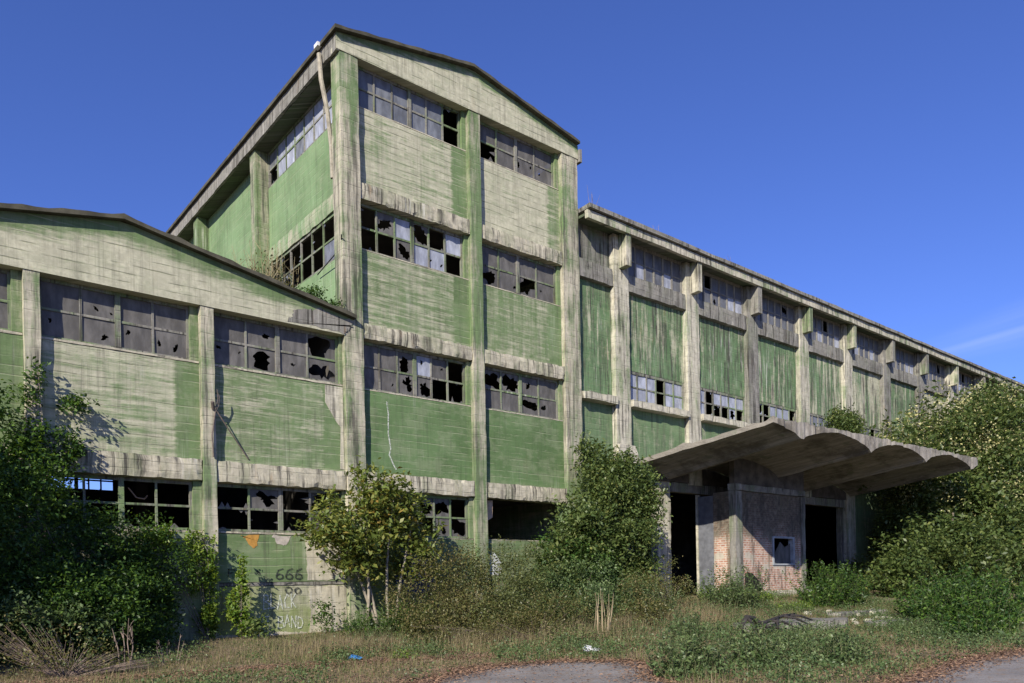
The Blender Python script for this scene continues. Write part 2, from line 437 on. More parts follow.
# gable
za, sl = 11.16, .185
gb = MB()
def roofz(x): return za-abs(x-5.15)*sl
gx = np.linspace(XL0, 11.66, 40)
gb.prism([(XL0,9.42),(11.4,9.42),(11.42,9.6),(11.66,9.72)]+[(float(x), roofz(float(x))) for x in gx[::-1]], 'y', -.012, .35)
gb.build('gable_wall', wall_mat(wear=.8, board=.6, vert=.12, big=.3, tone='olive', dark=.14, roof=(5.15, za, sl, .8), seed=2.), LB)
# stained bare corner of the gable next to the tower
MB().prism(wob([(9.6,9.5),(11.38,9.44),(11.65,9.74),(11.65,9.86),(10.6,10.04),(9.8,9.9)], .03, 9, 8), 'y', -.02, -.014).build('stained_render', wall_mat(wear=.93, board=.15, vert=.5, big=.5, tone='grey', dark=.85, seed=7.), LB)
rb = MB()
for s0, s1 in ((XL0-.35, 5.15), (5.15, 11.72)):
    n = 24
    xs = np.linspace(s0, s1, n+1)
    for i in range(n):
        a, b = float(xs[i]), float(xs[i+1]); ja, jb = [.018*math.sin(q*5.1)+.012*math.sin(q*13.7) for q in (a, b)]
        rb.prism([(a, roofz(a)), (b, roofz(b)), (b, roofz(b)+.11+jb), (a, roofz(a)+.11+ja)], 'y', -.2, 14.6)
rb.build('roof', ROOFTOP, LB)
bays = [(-.84,2.93),(3.29,7.06),(7.43,11.4)]
pw = [(.5,.6,.2,.3),(.58,.75,.15,.35),(.38,.8,.12,.25)]
for i, (a, b) in enumerate(bays):
    w = pw[i]
    MB().rough(a, b, .03, .55, 4.63, 5.24, .16, .012, .018, i).build('beam', wall_mat(wear=.86, board=.2, vert=.5, big=.4, tone='pale', dark=1.0, seed=30.+i, moss=.35), LB)
    MB().box(a, b, YP, .42, 5.24, 7.86).build('wall_panel', wall_mat(wear=w[0], board=w[1], vert=w[2], big=w[3], tone='olive', dark=.18, keep=(b+YP-.62, b+YP), seed=40.+i), LB)
    MB().rough(a, b, .17, .42, 7.862, 7.94, .3, .006, .012, i).build('sill', wall_mat(wear=.9, board=.1, vert=.3, big=.4, tone='pale', dark=.3, seed=45.), LB)
    rows = [['iiii','iiss'],['isis','ssss'],['isib','sbsb']][i]
    bb = b-.22 if i < 2 else b-.1
    window(LB, a, bb, 7.94, 9.42, YW, rows, thick=(2,), glass=G_DUST, seed=i)
    MB().box(bb, b, YP, .44, 7.941, 9.42).build('jamb', wall_mat(wear=.3, board=.1, vert=.4, big=.4, dark=.2, seed=50.+i), LB)
    low = ['mmmm','mmmm'] if i < 2 else ['mbmb','mmms']
    window(LB, a, bb, 3.3, 4.63, YW, low, thick=(2,), glass=G_DUST, seed=10+i)
    MB().box(bb, b, YP, .44, 3.3, 4.63).build('jamb', wall_mat(wear=.35, board=.1, vert=.4, big=.4, dark=.2, seed=53.+i), LB)
    MB().rough(a, b, .17, .42, 3.22, 3.298, .3, .006, .012, i+5).build('sill', wall_mat(wear=.85, board=.1, vert=.3, big=.4, tone='pale', dark=.4, seed=46.), LB)
    MB().box(a, b, YP, .42, 1.85, 3.22).build('wall_panel', wall_mat(wear=[.3,.5,.12][i], board=.5, vert=.2, big=.4, dark=.25, seed=60.+i, tone='olive'), LB)
    MB().rough(a, b, .165, .42, 1.74, 1.848, .3, .006, .014, i+9).build('ledge', wall_mat(wear=.97, board=.1, vert=.4, big=.3, tone='grey', dark=.5, seed=64.), LB)
    MB().box(a, b, YP, .42, -.3, 1.738).build('wall_panel', wall_mat(wear=.42, board=.35, vert=.2, big=.7, tone='olive', dark=.25, seed=66.+i, green=(.16,.19,.07), soft=.12), LB)
# patches of bare render low on the right bay
MB().prism(wob([(10.12,1.88),(11.37,1.88),(11.37,3.2),(10.05,3.2),(10.1,2.6)], .018, 8, 9), 'y', .192, .199).build('bare_render', wall_mat(wear=.97, board=.1, vert=.3, big=.5, tone='cream', dark=.3, seed=70.), LB)
MB().prism(wob([(10.08,-.2),(11.37,-.2),(11.37,1.71),(10.15,1.71),(10.2,.9)], .02, 9, 10), 'y', .192, .199).build('bare_render', wall_mat(wear=.97, board=.1, vert=.3, big=.5, tone='pale', dark=.5, seed=71.), LB)
MB().prism(wob([(7.47,-.2),(10.02,-.2),(10.05,.34),(9.3,.4),(8.4,.3),(7.47,.38)], .02, 8, 11), 'y', .194, .199).build('bare_render', wall_mat(wear=.97, board=.1, vert=.3, big=.5, tone='pale', dark=.5, seed=72.), LB)
MB().prism(wob([(8.12,3.2),(8.24,3.1),(8.36,2.94),(8.5,2.8),(8.6,2.9),(8.64,3.2)], .02, 4, 5), 'y', .193, .199).build('orange_stain', plain('orange_stain', (.42,.22,.05), .9, .3, 5), LB)
MB().prism(wob([(9.06,3.2),(9.14,3.0),(9.3,2.9),(9.48,2.95),(9.6,3.2)], .02, 4, 6), 'y', .193, .199).build('grey_stain', plain('grey_stain', (.4,.36,.31), .9, .25, 6), LB)
# irregular pale plaster repair beside the corner pier
MB().prism([(10.8,7.84),(11.39,7.84),(11.39,5.3),(11.26,5.3),(11.3,6.6),(11.18,6.72),(10.8,7.3)], 'y', .19, .199).build('plaster_patch', wall_mat(wear=.97, board=.05, vert=.4, big=.4, tone='cream', dark=.35, seed=73.), LB)
# graffiti
gl = []
for k in range(3):
    cx = 9.24+.29*k
    gl.append([(cx+.1,2.23),(cx-.04,2.18),(cx-.1,2.04)]+arc(cx,2.0,.1,.075,160,520,14))
gl += [[(7.74,2.02),(7.76,2.22),(7.92,2.2)],[(7.75,2.12),(7.88,2.12)],[(8.5,2.1),(8.6,2.16),(8.66,2.05)]]
gl += [arc(9.5,1.6,.1,.09,0,360,12), arc(9.78,1.58,.09,.08,60,380,12), [(9.42,1.78),(9.6,1.82)]]
strokes('graffiti', gl, .188, DARKPAINT, LB, .045)
def letter(ch, x, z, w, h):
    q = {'B': [[(0,0),(.08,1),(.7,.95),(.75,.62),(.15,.52),(.9,.4),(.85,.05),(0,0)]],
         'L': [[(.1,1),(.05,0),(.8,.06)]], 'A': [[(0,0),(.45,1),(.85,0)],[(.2,.38),(.72,.42)]],
         'C': [[(.85,.85),(.5,1),(.1,.6),(.2,.1),(.85,.08)]], 'K': [[(.1,1),(.12,0)],[(.8,.95),(.14,.45),(.85,0)]],
         'N': [[(.05,0),(.1,1),(.75,.05),(.85,1)]], 'D': [[(.08,0),(.1,1),(.75,.8),(.9,.4),(.6,.05),(.08,0)]],
         'E': [[(.8,1),(.1,.95),(.1,0),(.8,.02)],[(.1,.5),(.65,.52)]], "'": [[(.5,1),(.4,.75)]]}[ch]
    return [[(x+a*w, z+b*h) for a, b in l] for l in q]
wl = []
for i, ch in enumerate('BLACK'): wl += letter(ch, 8.74+.205*i, 1.06+.035*math.sin(i*2.1), .19, .42)
for i, ch in enumerate("K'E"): wl += letter(ch, 8.5+.14*i, .56, .14, .3)
for i, ch in enumerate('BAND'): wl += letter(ch, 9.16+.2*i, .5+.03*math.sin(i*1.7), .185, .34)
strokes('graffiti', wl, .188, WHITEPAINT, LB, .033)
# lamp bracket: short sleeve, stay and loops of cable on the pier
br = MB()
br.tube([(7.36,-.0,6.62),(7.3,-.12,6.8)], .05, 8); br.tube([(7.42,-.04,6.6),(7.75,.02,6.15),(8.38,.18,5.36)], .018)
br.tube([(7.4,-.06,6.6),(7.46,-.1,6.9),(7.43,-.12,7.15),(7.5,-.1,6.95),(7.48,-.06,6.7),(7.41,-.05,6.55)], .012)
br.tube([(7.4,-.03,6.55),(7.3,-.04,5.9),(7.33,-.03,5.3)], .02)
br.build('lamp_bracket', plain('rusty_steel', (.13,.105,.09), .7, .3, 8), LB)
# volume: roof underside, far wall with a small glazed opening, side wall, floor
MB().box(XL0, XL0+.2, .5, 14.3, -.3, 10.1).build('side_wall', wall_mat(wear=.4, seed=80.), LB)
bw = MB()
ox0, ox1, oz0, oz1 = 5.6, 8.0, 5.85, 6.75
bw.box(XL0+.2, ox0, 14.1, 14.3, -.3, 10.1); bw.box(ox1, 11.38, 14.1, 14.3, -.3, 10.1)
bw.box(ox0, ox1, 14.1, 14.3, -.3, oz0); bw.box(ox0, ox1, 14.1, 14.3, oz1, 10.1)
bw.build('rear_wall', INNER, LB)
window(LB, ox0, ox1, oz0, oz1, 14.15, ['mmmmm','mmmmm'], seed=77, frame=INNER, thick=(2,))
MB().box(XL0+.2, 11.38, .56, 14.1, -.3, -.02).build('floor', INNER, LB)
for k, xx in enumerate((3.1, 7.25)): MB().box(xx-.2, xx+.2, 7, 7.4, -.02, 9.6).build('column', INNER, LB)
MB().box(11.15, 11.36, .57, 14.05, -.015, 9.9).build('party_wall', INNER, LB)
hw = MB(); hw.tube([(5.3,.6,4.4),(5.5,.62,4.15),(5.7,.62,4.12),(5.78,.62,4.22)], .02); hw.build('hanging_wire', plain('bent_wire', (.3,.2,.13), .7), LB)

# =================================================================== TOWER
TW = thing('tall_factory_block', 'four storey green concrete block with gabled roof and broken window bands', 'building', (16.5, 0, 0))
TX0, TX1 = 11.4, 21.62
MB().rough(11.4, 12.06, 0, .6, -.3, 18.22, .3, .006, .01).build('corner_pier', wall_mat(wear=.5, board=.12, vert=.75, big=.8, dark=.45, seed=101., keep=None), TW)
MB().rough(16.34, 16.84, 0, .5, -.3, 18.22, .3, .006, .008).build('pier', wall_mat(wear=.36, board=.1, vert=.75, big=.6, dark=.3, seed=102.), TW)
MB().rough(20.76, TX1, 0, .6, -.3, 18.22, .3, .008, .012).build('corner_pier', wall_mat(wear=.55, board=.12, vert=.7, big=.8, dark=.45, seed=103.), TW)
zt, st = 19.66, .18
def troof(x): return zt-abs(x-16.5)*st
tg = MB(); tg.prism([(11.3,18.22),(21.64,18.22)]+[(float(x), troof(float(x))) for x in np.linspace(21.64, 11.3, 30)], 'y', -.015, .35)
tg.build('gable_wall', wall_mat(wear=.83, board=.65, vert=.3, big=.3, tone='olive', dark=.2, roof=(16.5, zt, st, .42), seed=104.), TW)
rt = MB()
for s0, s1 in ((11.18, 16.5), (16.5, 21.6)):
    xs = np.linspace(s0, s1, 25)
    for i in range(24):
        a, b = float(xs[i]), float(xs[i+1]); ja, jb = [.015*math.sin(q*6.3) for q in (a, b)]
        rt.prism([(a,troof(a)),(b,troof(b)),(b,troof(b)+.1+jb),(a,troof(a)+.1+ja)], 'y', -.2, 20.9)
rt.build('roof', ROOFTOP, TW)
MB().rough(21.645, 21.8, -.1, 20.7, 18.1, 18.62, .5, .006, .01).build('eave', wall_mat(wear=.9, board=.2, vert=.4, tone='grey', dark=.4, seed=105.), TW)
tb = [(12.06,16.34),(16.84,20.76)]
levels = [4.7, 9.45, 13.86]; tops = [5.28, 9.98, 14.4]
sills = [3.27, 7.93, 12.36, 16.86]; heads = [4.7, 9.45, 13.86, 18.22]
wears = [[(.17,.5,.15,.35),(.14,.5,.15,.35)],[(.42,.75,.2,.25),(.4,.55,.45,.3)],[(.66,.8,.35,.25),(.82,.8,.25,.3)]]
rowsets = {(0,0): ['mmbbbm','mmmmsb'], (1,0): ['iibSsm','isbbmm'], (2,0): ['mbIbmI','mmbISm'], (3,0): ['iiiiim','iiiiim'],
           (1,1): ['bbsi','isbs'], (2,1): ['iiii','bsbs'], (3,1): ['iiii','miss']}
for i, (a, b) in enumerate(tb):
    for k in range(3):
        MB().rough(a, b, .03, .55, levels[k], tops[k], .15, .012, .02, i*5+k).build('beam', wall_mat(wear=.86, board=.2, vert=.6, big=.4, tone='pale', dark=.95, seed=110.+i*3+k, moss=.35), TW)
        w = wears[k][i]
        MB().box(a, b, YP, .42, tops[k], sills[k+1]-.05).build('wall_panel', wall_mat(wear=w[0], board=w[1], vert=w[2], big=w[3], tone='olive', dark=.12, keep=(b+YP-.6, b+YP), seed=120.+i*3+k, green=(.08,.135,.05) if k == 0 else None), TW)
        MB().rough(a, b, .185, .42, sills[k+1]-.048, sills[k+1], .3, .005, .008, k).build('sill', wall_mat(wear=.85, board=.1, tone='pale', dark=.25, seed=45.), TW)
    MB().box(a, b, YP, .42, -.3, sills[0]-.05).build('wall_panel', wall_mat(wear=.25, board=.4, vert=.3, big=.4, dark=.25, seed=130.+i), TW)
    MB().rough(a, b, .185, .42, sills[0]-.048, sills[0], .3, .005, .012, 7).build('sill', wall_mat(wear=.6, board=.1, tone='pale', dark=.25, seed=47.), TW)
    for k in range(4):
        if (k,i) in rowsets:
            nn = 6 if i == 0 else 4
            window(TW, a, b-.16, sills[k], heads[k], YW, rowsets[(k,i)], thick=(nn//2,), glass=[G_DUST,G_DUST,G_DUST,G_BLUE][k] if i == 0 else G_DUST, seed=200+10*i+k)
            MB().box(b-.16, b, YP, .44, sills[k]+.001, heads[k]).build('jamb', wall_mat(wear=.3, board=.1, vert=.4, big=.4, dark=.15, seed=135.+k), TW)
MB().prism([(17.0,3.9),(17.28,4.05),(17.3,4.66),(16.9,4.66)], 'y', .3, .34).build('hanging_board', plain('split_board', (.42,.3,.2), .8), TW)
strokes('graffiti', [arc(14.4,2.35,.55,.5,-20,110,12), arc(14.15,2.2,.6,.5,10,120,10)], .19, WHITEPAINT, TW, .05)
MB().prism([(13.2,1.5),(14.4,1.4),(14.75,2.1),(14.4,2.6),(13.5,2.75),(13.1,2.2)], 'y', .192, .199).build('blue_scrawl', BLUEPAINT, TW)
MB().prism(edge_wob([(17.02,2.0),(17.4,1.95),(17.62,2.3),(17.45,2.55),(17.25,2.78),(17.02,2.7)], .03, .08, 4), 'y', .192, .199).build('white_patch', plain('flaked_whitewash', (.55,.57,.55), .9, .3, 6), TW)
strokes('scratch', [[(12.95,7.6),(13.0,7.2),(12.98,6.6),(13.06,6.1),(13.0,5.9),(13.18,5.55),(13.25,5.45)]], .19, WHITEPAINT, TW, .045)
# side that looks left over the low roof: recessed infill behind the eave
WX = 11.92
MB().rough(11.28, 11.4, -.011, 20.7, 18.18, troof(11.3)+.005, .4, .008, .012, 3).build('eave', wall_mat(wear=.95, board=.15, vert=.6, big=.4, tone='grey', dark=.75, seed=140.), TW)
MB().box(11.401, WX+.3, .602, 20.7, 18.2, 18.3).build('soffit', SOFFIT, TW)
sp = [(6.85,7.4),(13.55,14.1),(20.2,20.7)]
for k, (a, b) in enumerate(sp):
    MB().rough(11.42, WX+.2, a, b, -.3, 18.2, .3, .006, .01, k).build('pier', wall_mat(wear=.35, board=.1, vert=.5, big=.5, tone='pale', dark=.45, seed=141.+k), TW)
GS = (.13,.2,.095)
MB().box(WX, WX+.2, .6, 6.85, 14.05, 16.84).build('wall_panel', wall_mat(wear=.12, board=.3, vert=.35, big=.3, tone='olive', dark=.15, seed=145., green=GS), TW)
MB().rough(WX-.06, WX+.2, .6, 6.85, 13.95, 14.05+.5, .25, .008, .02).build('beam', wall_mat(wear=.4, board=.15, vert=.6, big=.3, tone='pale', dark=.2, seed=146., green=GS), TW)
MB().box(WX, WX+.2, .6, 6.85, 8.8, 12.4).build('wall_panel', wall_mat(wear=.12, board=.3, vert=.35, big=.3, tone='olive', dark=.15, seed=147., green=GS), TW)
MB().box(WX-.02, WX+.18, .605, .8, 10.1, 12.42).build('bare_render', wall_mat(wear=.95, tone='cream', dark=.2, seed=148.), TW)
window(TW, .62, 6.85, 16.84, 18.2, WX+.03, ['IIIIIIIi','IIIIiIIm'], glass=G_BLUE, axis='y', seed=300)
window(TW, .62, 6.85, 12.4, 13.95, WX+.03, ['mmmmmmm','mimmMbm'], glass=G_BLUE, axis='y', seed=301)
for k, (a, b) in enumerate([(7.4,13.55),(14.1,20.2)]):
    MB().box(WX, WX+.2, a, b, 8.8, 18.2).build('wall_panel', wall_mat(wear=.1, board=.3, vert=.4, big=.3, tone='olive', dark=.15, seed=150.+k, green=GS), TW)
MB().tube([(11.2,.95,18.5),(11.18,.8,17.6),(11.34,.72,16.6),(11.46,.75,15.6),(11.5,.78,14.6)], .075, 8).build('drainpipe', plain('asbestos_pipe', (.3,.27,.21), .85, .3, 6), TW)
MB().tube([(11.3,-.1,12.45),(11.6,.5,12.35),(11.8,2.6,12.2)], .02, 5).build('loose_wire', BLACKBARK, TW)
MB().box(11.1, 11.24, .85, 1.1, 18.7, 18.82).build('float_lamp', plain('white_plastic', (.6,.6,.6), .5, .1), TW)
# inside and far walls
MB().box(21.42, 21.6, .6, 20.5, -.3, 18.2).build('side_wall', wall_mat(wear=.4, seed=160.), TW)
MB().box(11.42, 21.6, 20.7, 20.9, -.3, 18.2).build('rear_wall', wall_mat(wear=.4, seed=161.), TW)
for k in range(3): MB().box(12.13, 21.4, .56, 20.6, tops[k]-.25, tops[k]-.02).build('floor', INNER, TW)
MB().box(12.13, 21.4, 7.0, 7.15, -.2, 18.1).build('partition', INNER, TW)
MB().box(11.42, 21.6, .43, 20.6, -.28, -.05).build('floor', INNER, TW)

# =================================================================== LONG WING
WG = thing('long_factory_wing', 'long two storey wing with bracketed eaves and a scalloped concrete entrance canopy', 'building', (45, 0, 0))
WX0, WX1 = 21.64, 80.5
PY = .25
k = 0; pil = []
while 23.59+4.7*k < 80: pil.append((23.59+4.7*k, 24.49+4.7*k)); k += 1
for i, (a, b) in enumerate(pil):
    o = MB().rough(a, b, 0, .5, -.2 if i not in (1,2,3) else 5.9, 15.88, .3, .008, .012, i).build('pier', wall_mat(wear=[.7,.78,.9,.72,.75,.9,.95,.8,.9,.85][i % 10], board=.08, vert=.7, big=.7, tone='grey' if i in (2,5,6,8,9) else 'cream', dark=[.6,.45,.8,.45,.5,.8,.85,.6,.8,.7][i % 10], seed=170.+i, moss=.25), WG)
    c = (a+b)/2
    cw = [.15,.14,.17,.15,.14,.16][i % 6]
    # bracket: hangs from the eave and tapers into the pier
    q = MB(); w = cw
    q.prism([(-.42,14.52),(.02,14.5),(.02,15.86),(-.42,15.86)], 'x', c-w, c+w)
    q.build('bracket', wall_mat(wear=[.5,.55,.9,.5,.45,.8,.6,.5,.8,.6][i % 10], board=.05, vert=.6, big=.9, tone='grey' if i in (2,5,6) else 'cream', dark=.7, seed=190.+i, moss=.2), WG)
    if i == 0:
        q = MB(); q.prism([(a-.18,6.55),(b+.3,6.55),(b+.28,6.75),(b,7.25),(a,7.25),(a-.18,6.75)], 'y', -.16, -.02); q.build('pier_base', wall_mat(wear=.9, tone='cream', dark=.4, seed=199.), WG)
MB().rough(WX0, WX1, -.5, -.3, 15.78, 16.12, .5, .008, .012).build('eave', wall_mat(wear=.68, board=.1, vert=.7, big=.9, tone='cream', dark=.85, seed=200., moss=.35), WG)
MB().rough(WX0, WX1, -.62, .4, 16.125, 16.32, .5, .012, .02).build('cornice', wall_mat(wear=.96, board=.1, vert=.5, big=.5, tone='grey', dark=.75, seed=201., moss=.15), WG)
MB().box(WX0, WX1, -.3, .5, 15.9, 16.0).build('soffit', SOFFIT, WG)
xr = [WX0]+[e for p in pil for e in p]
ebays = [(xr[2*i], xr[2*i+1]) for i in range(len(pil))]
rs = np.random.default_rng(5)
for i, (a, b) in enumerate(ebays):
    pj_ = a+YP
    MB().rough(a, b, .03, .5, 13.7, 14.42, .25, .01, .015, i).build('beam', wall_mat(wear=.97, board=.3, vert=.6, big=.4, tone='grey', dark=.8, seed=210.+i, moss=.15), WG)
    bare = i in (7,8,9)
    MB().box(a, b, PY, .5, 10.5 if i else 9.2, 13.7).build('wall_panel', wall_mat(wear=[.28,.27,.22,.33,.42,.55,.34,.8,.8,.6][i] if i < 10 else .5, board=.08, vert=.95, big=.45, tone='olive', dark=.65 if not bare else .9, seed=220.+i, green=(.08,.14,.062), soft=.1), WG)
    if i == 0:
        MB().box(a, b, PY, .5, 14.42, 15.9).build('wall_panel', wall_mat(wear=.5, board=.1, vert=.6, big=.5, tone='grey', dark=.6, seed=230., green=(.07,.095,.055)), WG)
        MB().rough(a, b, -.13, .5, 8.86, 9.2, .25, .01, .02).build('ledge', wall_mat(wear=.97, tone='cream', dark=.5, seed=231.), WG)
    else:
        n = 6
        window(WG, a+.02, b-.02, 14.42, 15.9, PY, [['iiimii','iiIiiI'],['iiiiii','iIiiIi'],['imiiii','iisiII'],['iiiibi','iiiiii']][i % 4], glass=G_WING, frame=FRAME_GREY, seed=400+i, mull=.1, border=.08)
        pat = {1: ['iiimii','iiimii'], 2: ['imiiii','immmbm'], 3: ['bmiiiM','mmIiim'], 4: ['iiiiii','iiiiim']}.get(i, ['iiiimi','imiiii'])
        window(WG, a+.02, b-.02, 9.2, 10.5, PY+.03, pat, glass=G_WHITE if i < 4 else G_BLUE, frame=FRAME, seed=420+i, mull=.075, border=.08)
        MB().rough(a, b, -.13, .5, 8.88, 9.2, .25, .01, .02, i).build('ledge', wall_mat(wear=.97, tone='cream', dark=.45, vert=.5, seed=232.+i), WG)
    lo = -.2 if i not in (1,2,3,4) else 5.9
    MB().box(a, b, PY, .5, lo, 8.88 if i else 8.86).build('wall_panel', wall_mat(wear=.2, board=.15, vert=.4, big=.5, tone='olive', dark=.25, seed=240.+i, green=(.1,.16,.075)), WG)
MB().box(WX0, WX1, .5, 16.2, 15.9, 16.1).build('roof', ROOFTOP, WG)
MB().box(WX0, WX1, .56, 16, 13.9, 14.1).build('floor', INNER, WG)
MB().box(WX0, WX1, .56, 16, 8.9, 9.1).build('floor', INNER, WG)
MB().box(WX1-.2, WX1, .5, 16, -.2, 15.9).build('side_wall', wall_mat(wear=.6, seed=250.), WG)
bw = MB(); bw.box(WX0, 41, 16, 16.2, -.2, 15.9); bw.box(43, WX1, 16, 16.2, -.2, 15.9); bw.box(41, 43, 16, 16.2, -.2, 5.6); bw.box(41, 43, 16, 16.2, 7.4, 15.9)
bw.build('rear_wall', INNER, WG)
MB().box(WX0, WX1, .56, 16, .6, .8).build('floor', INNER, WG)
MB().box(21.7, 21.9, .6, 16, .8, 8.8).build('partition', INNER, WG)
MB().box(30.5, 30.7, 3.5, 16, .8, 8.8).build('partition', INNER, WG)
window(WG, 41, 43, 5.6, 7.4, 16.05, ['mmmm','mmmm'], seed=470, frame=INNER)

# canopy: thin scalloped shell rising away from the wall
YF, NV = -6.3, 96
CX0, CX1 = 24.98, 43.65
valleys = [26.83, 32.2, 37.45, 42.75]
def ctop(x, y): 
    base = 7.42+.0085*(x-25)
    return base-(y-YF)*.1
def under(x, y):
    hp = 2.66
    d = min(abs(x-v) for v in valleys)/hp
    d = min(1., d)
    arch = (1-(1-d)**2)**.5 if d < 1 else 1
    arch = .25*d+.75*arch
    f = 1+.0*(y-YF)
    dep = .62+.16*(y-YF)/6.3
    return ctop(x, y)-.12-dep*(1-arch)
cb = MB(); ny = 14
xs = np.linspace(CX0, CX1, NV+1); ys = np.linspace(YF, .02, ny+1)
rs = np.random.default_rng(3)
jit = rs.normal(0, .012, (NV+1, ny+1))
idx = {}
for i, x in enumerate(xs):
    for j, y in enumerate(ys):
        x_, y_ = float(x), float(y)
        yy = y_+(abs(jit[i,j])*3.0 if j == 0 else 0)
        idx[('t',i,j)] = len(cb.v); cb.v.append((x_, yy, ctop(x_, y_)+.0+jit[i,j]*(2.6 if j in (0,) or i == 0 else .5)))
        idx[('u',i,j)] = len(cb.v); cb.v.append((x_, yy, under(x_, y_)+jit[i,j]*.6))
for i in range(NV):
    for j in range(ny):
        cb.f.append((idx[('t',i,j)], idx[('t',i+1,j)], idx[('t',i+1,j+1)], idx[('t',i,j+1)]))
        cb.f.append((idx[('u',i,j)], idx[('u',i,j+1)], idx[('u',i+1,j+1)], idx[('u',i+1,j)]))
    for j in (0, ny):
        q = (idx[('u',i,j)], idx[('u',i+1,j)], idx[('t',i+1,j)], idx[('t',i,j)])
        cb.f.append(q if j == 0 else q[::-1])
for j in range(ny):
    for i in (0, NV):
        q = (idx[('u',i,j)], idx[('t',i,j)], idx[('t',i,j+1)], idx[('u',i,j+1)])
        cb.f.append(q if i == 0 else q[::-1])
m, t, b_ = newmat('weathered_shell_concrete'); g, x, y, z = t.pos()
n1 = t.noise(g.outputs['Position'], .7, 6, .65); n2 = t.noise(t.xyz(t.math('MULTIPLY', x, 5.), t.math('MULTIPLY', y, .5), t.math('MULTIPLY', z, 1.5)), 1.2, 5, .65)
n3 = t.noise(g.outputs['Position'], 4, 6, .7)
fr = t.math('FRACT', t.math('ADD', t.math('MULTIPLY', x, 3.4), t.math('MULTIPLY', n1, .3)))
bl = t.math('MULTIPLY', t.math('SUBTRACT', 1., t.step(fr, .04, .16)), t.step(n2, .4, .6))
c = t.mix(t.step(n2, .3, .7), (.21,.19,.16), (.33,.305,.265)); c = t.mix(t.math('MULTIPLY', t.step(n1, .46, .64), .75), c, (.085,.075,.06))
c = t.mix(t.math('MULTIPLY', t.step(n3, .55, .7), .5), c, (.38,.35,.3)); c = t.mix(t.math('MULTIPLY', bl, .55), c, (.07,.06,.045))
c = t.mix(t.math('MULTIPLY', t.step(t.noise(g.outputs['Position'], 1.7, 5, .6), .58, .7), .6), c, (.12,.14,.09))
t.put(b_.inputs['Base Color'], c); b_.inputs['Roughness'].default_value = .93; b_.inputs['Specular IOR Level'].default_value = .15
t.put(b_.inputs['Normal'], t.bump(t.math('ADD', n3, t.math('MULTIPLY', bl, -.8)), .8, .03)); CAN = m
can = cb.build('canopy', CAN, WG)
CONC = wall_mat(wear=.9, board=.1, vert=.6, big=.5, tone='grey', dark=.9, seed=262., moss=.45)
DARKC = plain('dark_brown_concrete', (.1,.085,.068), .93, .45, 2)  # plain dark brown for the infill above the lintels
MB().rough(26.25, 27.15, .2, .6, -.1, 6.02, .3, .008, .012).build('column', wall_mat(wear=.72, board=.1, vert=.5, big=.6, tone='cream', dark=.4, seed=263.), WG)
MB().rough(42.3, 43.2, .25, .65, -.1, 6.0, .3, .008, .01).build('column', CONC, WG)
MB().rough(27.16, 42.29, .1, .45, 5.55, 5.98, .3, .008, .01).build('lintel', CONC, WG)
# brick porch under the canopy
m, t, b_ = newmat('old_brick'); g, x, y, z = t.pos()
bt = t.new('ShaderNodeTexBrick'); t.put(bt.inputs['Vector'], t.xyz(t.math('ADD', x, y), z, 0.))
bt.inputs['Color1'].default_value = (.3,.13,.085,1); bt.inputs['Color2'].default_value = (.43,.25,.17,1); bt.inputs['Mortar'].default_value = (.5,.46,.4,1)
bt.inputs['Scale'].default_value = 1; bt.inputs['Brick Width'].default_value = .27; bt.inputs['Row Height'].default_value = .1; bt.inputs['Mortar Size'].default_value = .014
n1 = t.noise(t.xyz(t.math('ADD', x, y), z, 3.), 1.0, 5, .65); n2 = t.noise(t.xyz(t.math('MULTIPLY', t.math('ADD', x, y), 3.), t.math('MULTIPLY', z, .5), 3.), 1.0, 4)
n0 = t.noise(t.xyz(t.math('ADD', x, y), z, 8.), 5, 5, .7)
c = t.mix(t.math('MULTIPLY', t.step(n0, .48, .66), .6), bt.outputs[0], (.55,.49,.42))
c = t.mix(t.step(n1, .53, .62), c, (.42,.38,.31))
c = t.mix(t.math('MULTIPLY', t.step(t.math('ADD', z, t.math('MULTIPLY', n1, 2.6)), 4.2, 5.4), .9), c, t.mix(t.step(n0, .4, .65), (.06,.05,.036), (.15,.125,.09)))  # upper wall is concrete; its dark warm tone paints in the canopy's shade
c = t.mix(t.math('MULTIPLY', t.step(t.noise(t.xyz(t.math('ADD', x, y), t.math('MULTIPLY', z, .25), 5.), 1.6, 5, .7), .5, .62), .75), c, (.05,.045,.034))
c = t.mix(t.math('MULTIPLY', t.step(n2, .52, .7), .6), c, (.12,.1,.06))
t.put(b_.inputs['Base Color'], c); b_.inputs['Roughness'].default_value = .9
t.put(b_.inputs['Normal'], t.bump(t.math('ADD', bt.outputs['Fac'], n1), .5, .01)); BRICK = m
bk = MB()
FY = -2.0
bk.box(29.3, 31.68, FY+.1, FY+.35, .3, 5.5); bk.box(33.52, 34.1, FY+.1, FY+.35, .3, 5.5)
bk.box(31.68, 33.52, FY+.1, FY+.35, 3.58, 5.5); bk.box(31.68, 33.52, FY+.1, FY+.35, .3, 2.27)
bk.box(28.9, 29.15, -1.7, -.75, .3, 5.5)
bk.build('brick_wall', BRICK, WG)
MB().rough(28.75, 29.3, FY, FY+.35, .2, 5.5, .3, .008, .015).build('column', CONC, WG)
MB().rough(34.1, 34.42, FY, FY+.35, .2, 5.5, .3, .008, .015).build('column', CONC, WG)
MB().rough(28.75, 34.42, FY-.02, FY+.38, 5.502, 5.8, .3, .008, .015).build('lintel', CONC, WG)
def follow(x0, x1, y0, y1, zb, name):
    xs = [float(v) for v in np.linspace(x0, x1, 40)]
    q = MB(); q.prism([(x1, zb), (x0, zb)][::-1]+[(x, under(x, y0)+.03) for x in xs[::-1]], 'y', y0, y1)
    return q.build(name, DARKC, WG)
